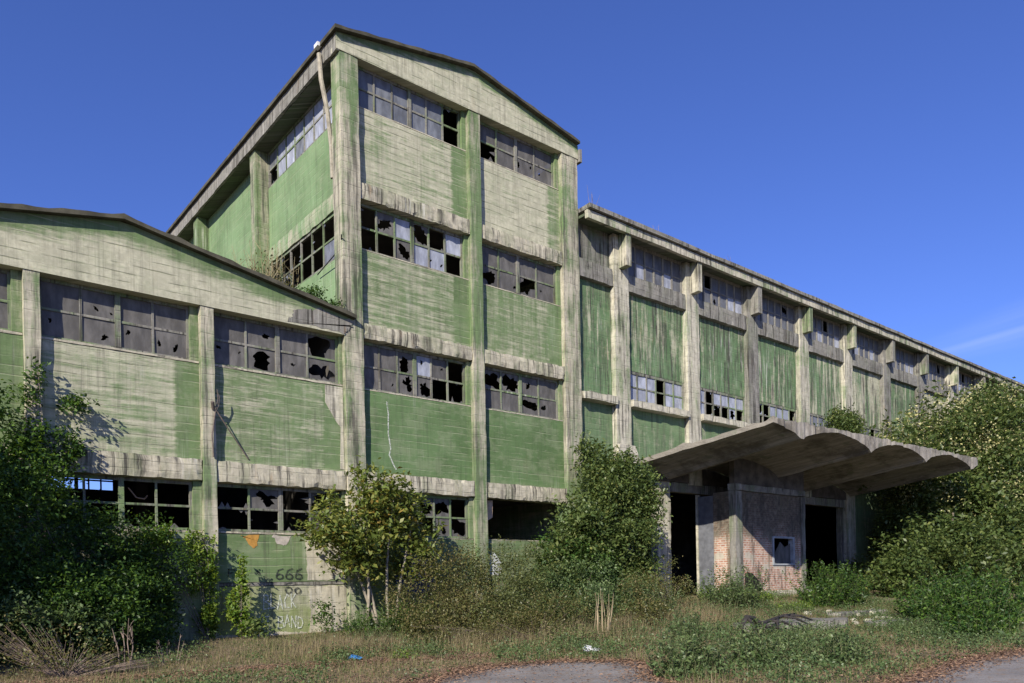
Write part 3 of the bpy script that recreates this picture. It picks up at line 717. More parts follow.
follow(28.78, 34.4, FY+.05, FY+.3, 5.801, 'tympanum'); follow(26.2, 43.3, .08, .24, 5.99, 'tympanum')
MB().rough(30.6, 34.44, FY-.06, FY+.1, .2, 1.15, .3, .02, .05).build('plinth', wall_mat(wear=.97, tone='cream', dark=.4, seed=266., board=.1), WG)
fr = MB(); fr.box(31.68,31.78,FY+.05,FY+.3,2.27,3.58); fr.box(33.36,33.52,FY+.05,FY+.3,2.27,3.58); fr.box(31.78,33.36,FY+.05,FY+.3,3.5,3.58); fr.box(31.78,33.36,FY+.05,FY+.3,2.27,2.34)
f = fr.build('window', plain('grey_paint', (.3,.32,.34), .6), WG)
gm = MB(); gm.poly([(31.78,FY+.2,2.34),(33.36,FY+.2,2.34),(33.36,FY+.2,3.3),(32.9,FY+.2,3.1),(32.5,FY+.2,3.35),(32.1,FY+.2,2.9)]); gm.build('glass', G_DUST, f)
# hole in the brick: its inner shade painted as a flat black plate
MB().prism([(29.5,1.1),(30.95,1.1),(30.75,1.35),(30.6,1.55),(30.3,1.75),(30.05,1.92),(29.75,1.95),(29.5,1.9)], 'y', FY+.088, FY+.098).build('hole_shade_plate', plain('hole_shade_black', (.012,.011,.01), .95), WG)
MB().box(28.95, 29.1, -.74, .1, .3, 5.4).build('door', plain('grey_steel_door', (.13,.135,.15), .6, .3, 3), WG)
MB().box(28.92, 29.12, .1, .22, .3, 5.5).build('door_post', wall_mat(wear=.95, tone='cream', dark=.3, seed=268.), WG)

# =================================================================== GROUND, ROAD
def axis_coords(lo, a, b, hi, fine, coarse):
    l = list(np.arange(a, b+1e-6, fine)); p = a
    while p > lo: p -= coarse; coarse_ = coarse; l.insert(0, max(p, lo)); coarse = min(coarse*1.6, 120)
    coarse = coarse_; p = b; coarse = 2.
    while p < hi: p += coarse; l.append(min(p, hi)); coarse = min(coarse*1.6, 120)
    return l
gxs = axis_coords(-600, -10, 56, 900, .5, 2.); gys = axis_coords(-600, -24, 4, 900, .4, 2.)
V = np.array([(x, y, ground_h(x, y)) for y in gys for x in gxs])
nx = len(gxs)
F = np.array([(j*nx+i, j*nx+i+1, (j+1)*nx+i+1, (j+1)*nx+i) for j in range(len(gys)-1) for i in range(nx-1)])
m, t, b_ = newmat('dry_ground'); g, x, y, z = t.pos(); P_ = g.outputs['Position']
n1 = t.noise(P_, .35, 5, .6); n2 = t.noise(P_, 3, 5, .65); n3 = t.noise(P_, 18, 3, .6)
c = t.mix(t.step(n2, .35, .7), (.14,.1,.065), (.24,.185,.125))
c = t.mix(t.math('MULTIPLY', t.step(n1, .45, .62), .8), c, (.075,.095,.03))
c = t.mix(t.math('MULTIPLY', t.step(n3, .5, .7), .5), c, (.3,.25,.18))
t.put(b_.inputs['Base Color'], c); b_.inputs['Roughness'].default_value = .95; b_.inputs['Specular IOR Level'].default_value = .15
t.put(b_.inputs['Normal'], t.bump(t.math('ADD', n2, n3), .8, .05))
kind(from_arrays('ground', V, F, m), 'structure')
m, t, b_ = newmat('worn_asphalt'); g, x, y, z = t.pos(); P_ = g.outputs['Position']
n1 = t.noise(P_, .9, 5, .6); n2 = t.noise(P_, 30, 3, .7); n3 = t.noise(P_, 5, 5, .65)
c = t.mix(t.step(n1, .3, .7), (.17,.158,.148), (.26,.24,.222)); c = t.mix(t.math('MULTIPLY', t.step(n2, .45, .7), .55), c, (.075,.07,.066))
c = t.mix(t.math('MULTIPLY', t.step(n3, .5, .62), .7), c, (.2,.145,.1)); c = t.mix(t.math('MULTIPLY', t.step(t.noise(P_, 55, 2), .6, .7), .5), c, (.36,.33,.3))
t.put(b_.inputs['Base Color'], c); b_.inputs['Roughness'].default_value = .9; b_.inputs['Specular IOR Level'].default_value = .2
t.put(b_.inputs['Normal'], t.bump(n2, .4, .01)); ASPH = m
def sheet(name, pts, mat, lift):
    mb = MB(); mb.poly([(p[0], p[1], ground_h(*p)+lift) for p in pts]); o = mb.build(name, mat)
    import bmesh
    bm = bmesh.new(); bm.from_mesh(o.data); bmesh.ops.triangulate(bm, faces=bm.faces[:]); bm.to_mesh(o.data); bm.free()
    return kind(o, 'structure')
PATH = [(6.6,-10.9),(7.6,-10.2),(9.3,-9.45),(11.2,-9.7),(12.1,-11.0),(11.4,-12.2),(9.9,-13.5),(6,-18),(0,-26),(-14,-30),(-10,-22),(0,-13.6)]
sheet('path', edge_wob(PATH, .1, .3, 1), ASPH, .006)
ROAD = [(12.1,-16.25),(14,-15.85),(16,-15.6),(19,-15.7),(26,-16.4),(60,-21),(120,-30),(120,-48),(50,-40),(10,-36),(4,-26),(9.0,-18.5)]
sheet('road', edge_wob(ROAD, .06, .3, 2), ASPH, .008)

# =================================================================== PLANTS
def leaves(centers, n_per, spread, size, rs, up=.35, wid=.5, flat=.0):
    """diamond leaves scattered round twig centres -> V, F"""
    C = np.repeat(np.asarray(centers), n_per, axis=0)
    N = len(C)
    C = C+rs.normal(0, 1, (N,3))*spread
    d = rs.normal(0, 1, (N,3)); d[:,2] = d[:,2]*.7+up*rs.random(N); d /= np.linalg.norm(d, axis=1)[:,None]
    n = rs.normal(0, 1, (N,3)); n[:,2] = np.abs(n[:,2])+.6
    s = np.cross(d, n); s /= np.linalg.norm(s, axis=1)[:,None]+1e-9
    L = (size*(.6+.8*rs.random(N)))[:,None]
    nn = np.cross(s, d)
    v0 = C; v1 = C+d*L*.5+s*L*wid*.5+nn*L*.08; v2 = C+d*L-nn*L*.1; v3 = C+d*L*.5-s*L*wid*.5+nn*L*.08
    V = np.stack([v0,v1,v2,v3], 1).reshape(-1,3)
    F = np.arange(4*N).reshape(-1,4)
    return V, F
def twigs(blobs, n, rs, shell=.55, squash=0.):
    """twig centres in a set of ellipsoids (cx,cy,cz,rx,ry,rz), most near the outside"""
    sub = []
    for b in blobs:
        m = 16
        d = rs.normal(0, 1, (m,3)); d /= np.linalg.norm(d, axis=1)[:,None]; q = .55+.42*rs.random(m); f = .26+.24*rs.random(m)
        for i in range(m): sub.append([b[0]+d[i,0]*q[i]*b[3], b[1]+d[i,1]*q[i]*b[4], b[2]+d[i,2]*q[i]*b[5], b[3]*f[i], b[4]*f[i], b[5]*f[i]])
        sub.append([b[0], b[1], b[2], b[3]*.62, b[4]*.62, b[5]*.62])
    blobs = sub
    w = np.array([b[3]*b[4]*b[5] for b in blobs])**(2/3); w /= w.sum()
    k = rs.choice(len(blobs), n, p=w); B = np.array(blobs)[k]
    d = rs.normal(0, 1, (n,3)); d /= np.linalg.norm(d, axis=1)[:,None]
    r = shell+(1-shell)*rs.random(n)**.7; r = r*(1+.12*np.sin(d[:,0]*5+B[:,0])*np.cos(d[:,2]*6+B[:,1]))
    lone = rs.random(n) < .06; r[lone] *= 1.15
    return B[:,:3]+d*r[:,None]*B[:,3:]
def clamp_ground(V, lo=.0):
    for q in range(0): pass
    return V
def crown(name, blobs, n, per, spread, size, mat, parent, seed, shell=.5, wid=.5, up=.35, ymax=None):
    rs = np.random.default_rng(seed)
    c = twigs(blobs, n, rs, shell)
    V, F = leaves(c, per, spread, size, rs, up, wid)
    if ymax is not None: V[:,1] = np.minimum(V[:,1], ymax)
    return from_arrays(name, V, F, mat, parent)
def limbs(name, base, tips, r0, mat, parent, seed, bend=.25):
    rs = random.Random(seed); mb = MB()
    for tp in tips:
        b = Vector(base)+Vector((rs.uniform(-1,1), rs.uniform(-1,1), 0))*r0
        tpv = Vector(tp); pts = []; n = 6
        off = Vector((rs.uniform(-1,1), rs.uniform(-1,1), 0))*bend
        for i in range(n+1):
            f = i/n; pts.append(b.lerp(tpv, f)+off*math.sin(f*math.pi)*(tpv-b).length*.2)
        mb.tube(pts, [r0*(1-.75*i/n) for i in range(n+1)], 6)
    return mb.build(name, mat, parent, True)
def shrub(name, label, cat, base, blobs, n, per, spread, size, mat, seed, tips=5, r0=.02, wood=BARK, shell=.4, wid=.5, up=.4, group=None, ymax=None, crownname='foliage'):
    z = ground_h(base[0], base[1]) if len(base) == 2 else base[2]
    T = thing(name, label, cat, (base[0], base[1], z), group)
    rs = random.Random(seed)
    tp = []
    for k in range(tips):
        b = rs.choice(blobs); tp.append((b[0]+rs.uniform(-.6,.6)*b[3], b[1]+rs.uniform(-.6,.6)*b[4], b[2]+rs.uniform(-.2,.7)*b[5]))
    limbs('stem', (base[0], base[1], z-.05), tp, r0, wood, T, seed)
    crown(crownname, blobs, n, per, spread, size, mat, T, seed+1, shell, wid, up, ymax)
    return T

# small multi-stemmed tree before the block's left corner
T = thing('young_tree', 'slim multi-stemmed tree with red tipped leaves before the left corner of the tall block', 'tree', (11.9,-1.0,.25))
mb = MB(); rs_ = random.Random(4)
for k, (bx, tx, tz) in enumerate([(11.35,11.5,3.6),(11.75,11.2,3.9),(12.05,12.2,4.3),(12.4,12.9,3.8),(12.0,10.6,3.2)]):
    pts = [(bx+(tx-bx)*f+.08*math.sin(f*5+k), -1.0+.25*math.sin(k*2)*f-.1*f, .2+(tz-.2)*f) for f in (0,.15,.3,.5,.7,.85,1)]
    mb.tube(pts, [.055,.05,.046,.04,.03,.022,.012], 6)
mb.build('trunk', PALEBARK, T, True)
crown('crown', [(10.9,-1.1,3.7,1.2,.8,.9),(9.9,-1.1,3.3,.6,.5,.45),(12.1,-1.2,4.3,1.0,.8,.75),(12.9,-1.1,3.5,1.1,.8,1.1),(10.7,-1.0,3.1,.7,.6,.55),(12.0,-1.1,2.9,1.4,.8,.8),(13.1,-1.0,2.3,.8,.7,.9),(11.5,-.9,2.2,.8,.5,.6),(10.6,-1.0,2.3,.5,.4,.4),(11.6,-1.,4.9,.45,.4,.5)], 720, 11, .13, .17, L_RED, T, 31, .2)
# laurel against the wing
shrub('laurel_tree', 'dense dark green laurel tree growing against the pier between block and canopy', 'tree', (21.6,-1.6),
      [(20.75,-1.3,6.35,.6,.5,.8),(19.6,-1.7,3.7,1.2,.8,.9),(19.2,-1.9,2.3,1.5,.9,1.2),(18.4,-1.9,1.7,1.,.8,.8),(22.9,-1.8,4.4,.9,.8,.7),(21.2,-1.5,5.4,1.4,1.0,1.1),(22.3,-1.6,4.9,1.5,1.1,1.3),(21.0,-1.6,4.0,1.5,1.2,1.2),(22.5,-1.7,3.3,1.6,1.2,1.3),(20.6,-1.8,2.5,1.7,1.2,1.3),(22.3,-1.9,1.7,1.4,1.,1.1),(21.9,-1.5,5.8,.9,.8,.7)],
      3400, 12, .15, .15, L_LAUREL, 41, 7, .05, BARK, .3, crownname='crown')
shrub('elder_shrub', 'loose light green shrub under the open window bay, left of the laurel', 'shrub', (19.6,-1.6),
      [(19.9,-1.5,3.1,.9,.7,.8),(19.4,-1.6,2.2,1.3,.9,1.0),(18.6,-1.7,1.4,1.3,.9,.9),(20.4,-1.8,2.4,1.,.9,1.2),(20.2,-2.,1.2,1.4,1.,.9),(18.2,-1.4,2.5,.35,.3,.8)],
      900, 12, .16, .14, L_IVY, 43, 7, .025, BARK, .2)
# big flowering tree right of the canopy
T = thing('flowering_tree', 'large broad tree with cream blossom rising beyond the right end of the canopy', 'tree', (49,-3.5,.85))
limbs('trunk', (49,-3.5,.6), [(47,-4,6),(49.5,-4,9),(52,-4,8),(50.5,-5,6),(45,-4.5,5)], .22, BARK, T, 5)
TB = [(45.5,-2.5,8.2,3.0,2.4,2.2),(49,-3.2,9.6,3.2,2.6,2.5),(53,-3.5,10.6,3.0,2.8,2.3),(55.5,-3.2,11.4,2.4,2.4,2.0),(46.2,-2.2,7.4,2.2,1.8,1.6),(56,-3.5,8,3.5,3,4),(50,-5.0,6.0,3.6,2.8,3.0),(53.5,-5.5,5.0,3.4,2.8,3.6),(47.2,-4.6,4.6,2.8,2.3,2.6),(46.8,-4.9,2.4,2.8,2.1,1.9),(50,-6.2,3.0,3.0,2.2,2.4),(54,-6.5,2.6,3.0,2.2,2.4),(42.2,-1.6,8.0,1.3,1.1,.9),(45.0,-3.4,6.2,2.0,1.8,1.6)]
crown('crown', TB, 5200, 12, .3, .26, L_TREE, T, 51, .45)
crown('blossom', TB[:7]+TB[12:], 2300, 7, .2, .13, L_BLOOM, T, 52, .93, .7, .8)
crown('blossom', TB[7:11], 260, 6, .16, .15, L_BLOOM, T, 53, .95, .7, .8)
shrub('spreading_bush', 'broad glossy bush under the right end of the canopy, below the flowering tree', 'shrub', (37.6,-5.2),
      [(38.0,-5.0,2.3,1.9,1.5,1.5),(39.8,-5.4,2.7,2.0,1.6,1.8),(42.0,-5.8,2.6,2.0,1.6,1.8),(36.2,-5.4,1.5,1.2,1.,.8),(44.5,-6.6,2.2,2.,1.4,1.5)], 1500, 12, .2, .2, L_TREE, 57, 6, .05, BARK, .35)
shrub('dark_thicket', 'shaded thicket filling the gap behind the right post under the canopy', 'shrub', (44.5,-1.5),
      [(44.3,-1.4,2.6,1.6,1.,2.3),(46,-2.,4.6,2.,1.4,2.4),(43.6,-2.4,4.6,1.0,.8,1.2),(41.5,-.9,1.6,1.,.5,1.)], 1300, 12, .22, .2, L_LAUREL, 58, 5, .05, BARK, .2)
shrub('canopy_shrub', 'round shrub growing on top of the scalloped canopy near the wall', 'shrub', (36.2,-3.0,7.2),
      [(36.2,-3.0,8.4,1.3,.9,1.1),(37.1,-2.8,8.0,1.1,.8,.9),(35.3,-3.1,8.0,.9,.7,.8),(36.3,-3.0,9.2,.7,.5,.6)], 900, 12, .13, .14, L_TREE, 59, 5, .025, BARK, .25)

# ivy and creepers on the left
shrub('ivy_mound', 'dark ivy heap smothering the lower wall of the low hall', 'ivy', (4.5,-1.2),
      [(4.6,-.6,2.0,1.4,.7,1.35),(5.6,-.35,2.2,1.0,.5,1.1),(3.4,-.9,2.2,1.5,.9,1.6),(4.6,-1.2,1.0,1.3,1.,1.1),(3.2,-1.9,1.1,1.7,1.2,1.2),(5.7,-.5,1.2,.5,.45,.9),(2.4,-1.6,2.6,1.2,1.,2.0)],
      4600, 12, .12, .09, L_IVY, 61, 8, .03, BARK, .35, ymax=.19)
shrub('climbing_creeper', 'leafy creeper climbing the leftmost visible pier of the low hall', 'ivy', (2.6,-.5),
      [(2.5,-.45,4.4,.75,.4,1.1),(3.4,-.3,4.3,.55,.35,.8),(2.9,-.35,5.5,.4,.25,.7),(1.9,-.6,4.2,.9,.6,1.4),(3.7,-.15,5.4,.4,.2,.3),(3.0,-.15,6.4,.25,.15,.35),(3.9,-.1,6.25,.35,.2,.2),(3.2,-.15,7.0,.1,.08,.3),(2.2,-.5,6.0,.4,.3,.5),(3.9,-.12,5.0,.25,.2,.35)],
      760, 12, .1, .11, L_IVY, 63, 9, .018, DEADWOOD, .15, ymax=.19)
shrub('pier_ivy', 'bright yellow green ivy climbing the foot of the pier left of the graffiti', 'ivy', (7.0,-.3),
      [(7.12,-.12,2.4,.2,.1,.8),(6.75,-.05,2.9,.25,.15,.35),(7.2,-.12,1.4,.2,.12,.9),(5.9,-.1,3.05,.6,.2,.22),(7.05,-.2,.8,.3,.2,.5),(6.75,-.05,2.1,.12,.1,.6)],
      300, 12, .06, .1, L_BRIGHT, 65, 6, .015, BARK, .1, ymax=.19)
shrub('leafy_sapling', 'upright bright green sapling before the graffiti panel', 'sapling', (7.9,-.35),
      [(7.9,-.35,1.5,.16,.12,.65),(7.95,-.35,2.25,.08,.06,.35),(7.9,-.35,.75,.22,.15,.45),(7.62,-.35,1.1,.12,.12,.5)], 130, 11, .055, .11, L_BRIGHT, 67, 5, .012, BARK, .1)
shrub('dark_leaf_weed', 'low dark leaved weed at the foot of the bright sapling', 'weed', (8.2,-.8), [(8.2,-.8,.55,.2,.2,.3)], 22, 8, .1, .15, L_LAUREL, 68, 3, .01, BARK, .1)
shrub('twiggy_sapling', 'thin low sapling before the bare render right of the graffiti', 'sapling', (10.2,-.6), [(10.2,-.6,.9,.4,.25,.35),(10.4,-.6,.5,.3,.25,.3)], 45, 10, .09, .1, L_IVY, 69, 5, .01, BARK, .1)
# unseen tree further left whose shade lies over the ivy
shrub('shade_tree', 'broad evergreen tree beyond the left edge of the hall front', 'tree', (-2.6,-4.0),
      [(-2.4,-3.9,4.6,2.5,1.9,2.4),(-3.4,-3.6,2.4,2.6,1.8,2.0),(-.9,-3.6,3.6,1.5,1.4,1.8),(-1.2,-3.4,1.4,1.5,1.2,1.2)], 2600, 12, .3, .22, L_TREE, 71, 6, .09, BARK, .2, crownname='crown')

# brambles and weeds
def shoots(name, label, cat, base, blobs, n, mat, seed, size, group=None, stems=True):
    """upright leafy stems: blobs give where they stand and how tall they grow"""
    z0 = ground_h(base[0], base[1]); T = thing(name, label, cat, (base[0], base[1], z0), group)
    rs = np.random.default_rng(seed); mb = MB(); Cs = []; Ds = []; Ss = []
    w = np.array([b[3]*b[4]*(b[2]+b[5]) for b in blobs]); w /= w.sum()
    for k in rs.choice(len(blobs), n, p=w):
        b = blobs[k]; a = rs.random()*6.283; r = rs.random()**.6
        x = b[0]+math.cos(a)*r*b[3]; y = b[1]+math.sin(a)*r*b[4]; z = ground_h(x, y)
        h = (b[2]+b[5])*(.45+.75*rs.random())*(1-.35*r*r)
        le = np.array([math.cos(a)*r*.35+rs.normal(0,.18), math.sin(a)*r*.35+rs.normal(0,.18), 1.])*h
        cv = rs.normal(0, .12, 3)*h; cv[2] = 0
        f = np.linspace(0, 1, 5)[:,None]; P = np.array([x, y, z-.02])+f*le+np.sin(f*math.pi)*cv
        mb.tube([tuple(q) for q in P], [.006*(1-.7*q) for q in (0,.25,.5,.75,1)], 3)
        m = max(6, int(h/.035)); ff = rs.random(m)**.75
        Pp = np.array([x, y, z-.02])+ff[:,None]*le+np.sin(ff[:,None]*math.pi)*cv
        Cs.append(Pp); Ss.append(size*(1.25-.6*ff))
    C = np.concatenate(Cs); L = np.concatenate(Ss); N = len(C)
    d = rs.normal(0, 1, (N,3)); d[:,2] = .35+.6*rs.random(N); d /= np.linalg.norm(d, axis=1)[:,None]
    nn = rs.normal(0, 1, (N,3)); nn[:,2] = np.abs(nn[:,2])+.5; sd = np.cross(d, nn); sd /= np.linalg.norm(sd, axis=1)[:,None]
    L = (L*(.6+.8*rs.random(N)))[:,None]; up = np.cross(sd, d)
    C = C+rs.normal(0, .012, (N,3))
    V = np.stack([C, C+d*L*.5+sd*L*.2+up*L*.05, C+d*L-up*L*.12, C+d*L*.5-sd*L*.2+up*L*.05], 1).reshape(-1,3)
    mb.build('stem', GREENSTEM, T); from_arrays('foliage', V, np.arange(4*N).reshape(-1,4), mat, T)
    return T
def bramble(name, label, base, blobs, n, mat, seed, size=.07, tips=14, cat='bramble', per=12, spread=.11, r0=.008, wood=DEADWOOD, group=None):
    bl = [(b[0], b[1], b[2]+ground_h(b[0], b[1]), b[3], b[4], b[5]) for b in blobs]
    return shrub(name, label, cat, base, bl, n, per, spread, size, mat, seed, tips, r0, wood, .15, .5, .5, group)
bramble('bramble_thicket', 'olive brown bramble thicket before the left window bay of the tall block', (13.0,-2.6), [(12.7,-2.2,1.0,1.3,.9,1.0),(13.8,-2.0,1.5,1.1,.9,1.1),(14.7,-1.8,1.7,.9,.7,1.0),(12.4,-3.2,.6,1.3,.9,.65),(13.6,-3.3,.8,1.,.8,.7)], 1250, L_BRAMBLE, 81)
bramble('bramble_thicket', 'tallest olive green thicket below the pier in the middle of the tall block', (15.6,-2.4), [(15.5,-2.0,1.6,1.0,.8,1.2),(16.6,-1.8,1.9,.9,.7,1.1),(15.8,-3.0,.9,1.5,1.,.9),(14.6,-3.6,.7,1.2,.9,.7),(17.3,-2.2,1.3,.8,.7,1.0)], 1300, leaf_mat('thicket_leaf', [(.1,(.045,.06,.02)),(.45,(.09,.11,.035)),(.8,(.145,.155,.05)),(.97,(.22,.18,.08))], .25), 82, .075)
bramble('bramble_thicket', 'reddish brown dry bramble tangle at the path edge before the tall block', (14.6,-5.0), [(14.2,-4.8,.55,1.3,.9,.6),(15.6,-5.0,.6,1.3,.9,.7),(13.0,-5.0,.4,1.,.7,.45),(11.6,-4.4,.35,1.,.7,.4)], 800, L_BRAMBLE, 83, .06, 40)
bramble('bramble_thicket', 'grey green thicket below the loose shrub and left of the laurel', (18.0,-3.4), [(17.8,-2.9,1.2,1.2,1.,1.0),(18.9,-3.2,1.1,1.3,1.,.9),(17.2,-4.4,.6,1.4,1.,.65),(19.8,-3.8,.8,1.1,.9,.8)], 950, L_GREYGREEN, 84, .08)
bramble('bramble_thicket', 'mixed thicket at the foot of the laurel beside the tall dry stalks', (20.6,-4.4), [(20.4,-4.2,.7,1.3,1.,.7),(21.6,-4.,.8,1.2,.9,.8),(19.6,-5.2,.4,1.3,.9,.5),(18.4,-5.6,.4,1.3,.8,.5)], 700, L_BRAMBLE, 85, .07, 30)
for k_, (bx_, by_, lab_) in enumerate([(13.4,-2.9,'feathery weed shoots standing out of the olive brown thicket'),(16.2,-2.9,'grey green shoots rising before the tallest thicket'),(19.2,-4.4,'upright shoots between the dry stalks and the loose shrub'),(14.8,-6.0,'low upright weeds along the front of the reddish bramble tangle')]):
    shoots('weed_shoots', lab_, 'weed', (bx_,by_), [(bx_,by_,.7,1.2,.8,.8 if k_ < 3 else -.1),(bx_+1.,by_-.3,.6,1.0,.7,.6 if k_ < 3 else -.15)], 130, [L_BRAMBLE, L_GREYGREEN, L_GREYGREEN, L_GRASS][k_], 300+k_, .085)
bramble('bramble_thicket', 'brown leafless bramble heap in the bottom left corner', (2.9,-4.3), [(2.7,-4.2,.45,1.1,.8,.5),(3.6,-4.4,.25,.8,.6,.35),(2.0,-4.0,.7,.9,.8,.6),(4.4,-4.6,.15,.6,.5,.2)], 150, L_BRAMBLE, 86, .06, 170, r0=.006)
bramble('nettle_patch', 'green weeds standing above the brown bramble heap at the left', (3.2,-3.3), [(3.0,-3.2,1.0,.7,.5,.35),(3.8,-3.0,.7,.6,.4,.4),(2.4,-3.2,1.3,.5,.4,.4)], 130, L_GREYGREEN, 87, .09, 12, 'weed')
def stalks(name, label, base, n, h, spread, mat, seed, cat='dead weed', r=.008, fork=True):
    rs = random.Random(seed); z = ground_h(*base); mb = MB()
    for k in range(n):
        a = rs.uniform(0, 6.28); s = rs.uniform(.1, 1)*spread; hh = h*rs.uniform(.6, 1)
        b = Vector((base[0]+math.cos(a)*.06*n**.5, base[1]+math.sin(a)*.06*n**.5, z-.03)); tp = Vector((base[0]+math.cos(a)*s, base[1]+math.sin(a)*s, z+hh))
        mid = b.lerp(tp, .5)+Vector((rs.uniform(-.05,.05), rs.uniform(-.05,.05), .04))
        mb.tube([b, mid, tp], [r, r*.8, r*.3], 5)
        if fork:
            for q in range(rs.randint(2, 4)):
                f = rs.uniform(.4, .9); p = b.lerp(tp, f); e = p+Vector((rs.uniform(-.22,.22), rs.uniform(-.22,.22), rs.uniform(.1,.3)))*h*.5
                mb.tube([p, p.lerp(e, .5)+Vector((0,0,.02)), e], [r*.6, r*.45, r*.2], 4)
    return tag(mb.build(name, mat), label, cat)
stalks('dead_weed', 'bare forked brown weed standing before the ivy heap', (4.1,-4.0), 4, 1.25, .35, DEADWOOD, 91, r=.014)
stalks('dead_weed', 'short bare twigs sprouting right of the forked weed', (5.1,-3.6), 6, .7, .4, DEADWOOD, 92, r=.008)
stalks('dry_stalks', 'pale bundle of tall dry stalks before the laurel', (15.9,-6.3), 12, 1.5, .45, plain('straw', (.36,.28,.18), .9, .3), 93, fork=False, r=.011)
stalks('dry_stalks', 'thin bare bush of dry twigs on the low roof against the block', (11.4,5.2), 60, 4.1, 1.7, plain('dry_twig_pale', (.26,.22,.13), .9), 94, 'dry shrub', r=.02)
for o in [o for o in bpy.data.objects if o.get('label') == 'thin bare bush of dry twigs on the low roof against the block']:
    o.location.z = 10.0-.2; o.name = 'dry_shrub'
shrub('moss_plant', 'low mossy green plant on the roof edge below the broken side windows', 'plant', (10.5,.4,10.25), [(10.4,.4,10.5,.45,.4,.22),(11.0,.3,10.3,.4,.3,.14)], 110, 12, .08, .08, L_IVY, 95, 3, .01, BARK, .1)
shrub('roof_weed', 'yellow green leafy weed left of the dry shrub on the low roof', 'weed', (10.9,6.0,10.1), [(11.1,6.2,12.7,.4,.5,.8),(11.2,5.0,12.4,.4,.6,.9),(11.3,4.4,11.8,.4,.4,.8)], 130, 9, .2, .09, L_BRAMBLE, 96, 6, .01, BARK, .1)
for k, (x, hh, lab) in enumerate([(26.0,.7,'thin dry weed on the cornice above the first bracket'),(31.5,.6,'wispy dry weed on the cornice above the second bay'),(22.1,1.0,'tall thin stalk on the cornice beside the block')]):
    rs = random.Random(k); mb = MB()
    for q in range(5):
        mb.tube([(x+rs.uniform(-.2,.2), -.2, 16.3), (x+rs.uniform(-.4,.4), -.2+rs.uniform(-.2,.2), 16.3+hh*rs.uniform(.6,1))], [.009,.003], 4)
    tag(mb.build('cornice_weed', DEADWOOD), lab, 'weed')

# foreground weeds and island plants
def weed(label, base, blobs, n, seed, mat=L_GREYGREEN, size=.08, cat='weed', name='weed_bush'):
    return shoots(name, label, cat, base, blobs, int(n*.42), mat, seed, size*1.25)
weed('grey green weed bush at the bottom between path and road, nearest to the viewer', (10.9,-13.4), [(10.7,-13.2,.55,.5,.4,.5),(11.3,-13.1,.45,.5,.4,.45),(10.4,-13.6,.2,.4,.3,.2)], 330, 101, size=.075)
weed('tall dark green weed clump in the middle of the island beside the road', (13.2,-13.3), [(13.0,-13.2,.5,.45,.5,.42),(13.7,-13.2,.3,.5,.5,.28),(12.5,-13.4,.3,.5,.4,.3)], 330, 102, size=.075)
weed('leafy weed clump directly above the road edge', (14.3,-14.3), [(14.2,-14.2,.4,.6,.5,.4),(15.,-14.2,.3,.6,.4,.3)], 300, 103, size=.075)
weed('weed bush behind the island clump, before the concrete slab', (16.4,-11.8), [(16.9,-11.8,.3,.6,.5,.25),(18.,-12.,.25,.6,.5,.2)], 260, 104, size=.075)
weed('wide grey green weed bush at the right edge above the road', (24.5,-13.0), [(24.0,-13.,.8,1.3,.9,.8),(25.6,-12.6,.9,1.3,.9,.9),(22.8,-13.6,.5,1.,.7,.5),(21.6,-13.8,.4,.9,.7,.4)], 900, 105, L_IVY, .12)
weed('weed mound before the flowering tree', (30.5,-9.6), [(30.,-9.6,.7,1.5,1.,.7),(32.,-9.4,.8,1.4,1.,.8),(28.4,-10.,.5,1.1,.8,.5)], 700, 106, L_IVY, .13)
weed('green bush of upright shoots at the doorway right of the brick porch', (29.4,-5.8), [(29.4,-5.8,.8,1.1,.8,.9),(28.4,-6.,.5,.8,.6,.5),(30.8,-5.8,.8,.9,.7,.7)], 560, 107, L_IVY, .11)
weed('green nettles along the foot of the porch front', (25.2,-4.4), [(24.6,-4.0,.4,.8,.6,.35),(26.2,-4.2,.3,.9,.6,.25),(27.6,-4.2,.25,.6,.5,.2)], 430, 108, L_BRIGHT, .09)
weed('tall grey weeds before the lit column', (23.8,-5.2), [(23.4,-5.,.7,.8,.6,.7),(24.4,-5.2,.8,.5,.5,.7)], 340, 109, L_GREYGREEN, .09)
weed('flat bright green patch of creeping weed right of the porch nettles', (26.6,-6.0), [(26.4,-6.,.15,1.2,.5,.16),(27.8,-5.9,.12,.9,.4,.14)], 380, 110, L_BRIGHT, .07)
weed('ragged weed bush left of the fallen branch', (17.0,-8.6), [(16.8,-8.6,.4,.6,.5,.4),(17.2,-8.3,.5,.4,.4,.5)], 280, 111, size=.07)
weed('small weed tuft at the end of the asphalt patch', (12.6,-11.9), [(12.5,-11.9,.25,.35,.3,.25)], 110, 112, size=.05)
weed('knee high weeds between slab and right bush', (20.6,-12.0), [(21.4,-12.6,.25,.8,.4,.2),(22.8,-12.4,.3,.8,.4,.3)], 260, 113, size=.07)
weed('low green weeds beside the small blue litter', (9.4,-6.6), [(9.2,-6.6,.12,.4,.3,.14)], 70, 114, L_BRIGHT, .06)
weed('low brown green weeds at the foot of the slim tree', (11.6,-1.7), [(11.2,-1.6,.4,.8,.5,.4),(12.3,-1.9,.6,.8,.5,.6)], 430, 115, L_IVY, .08)

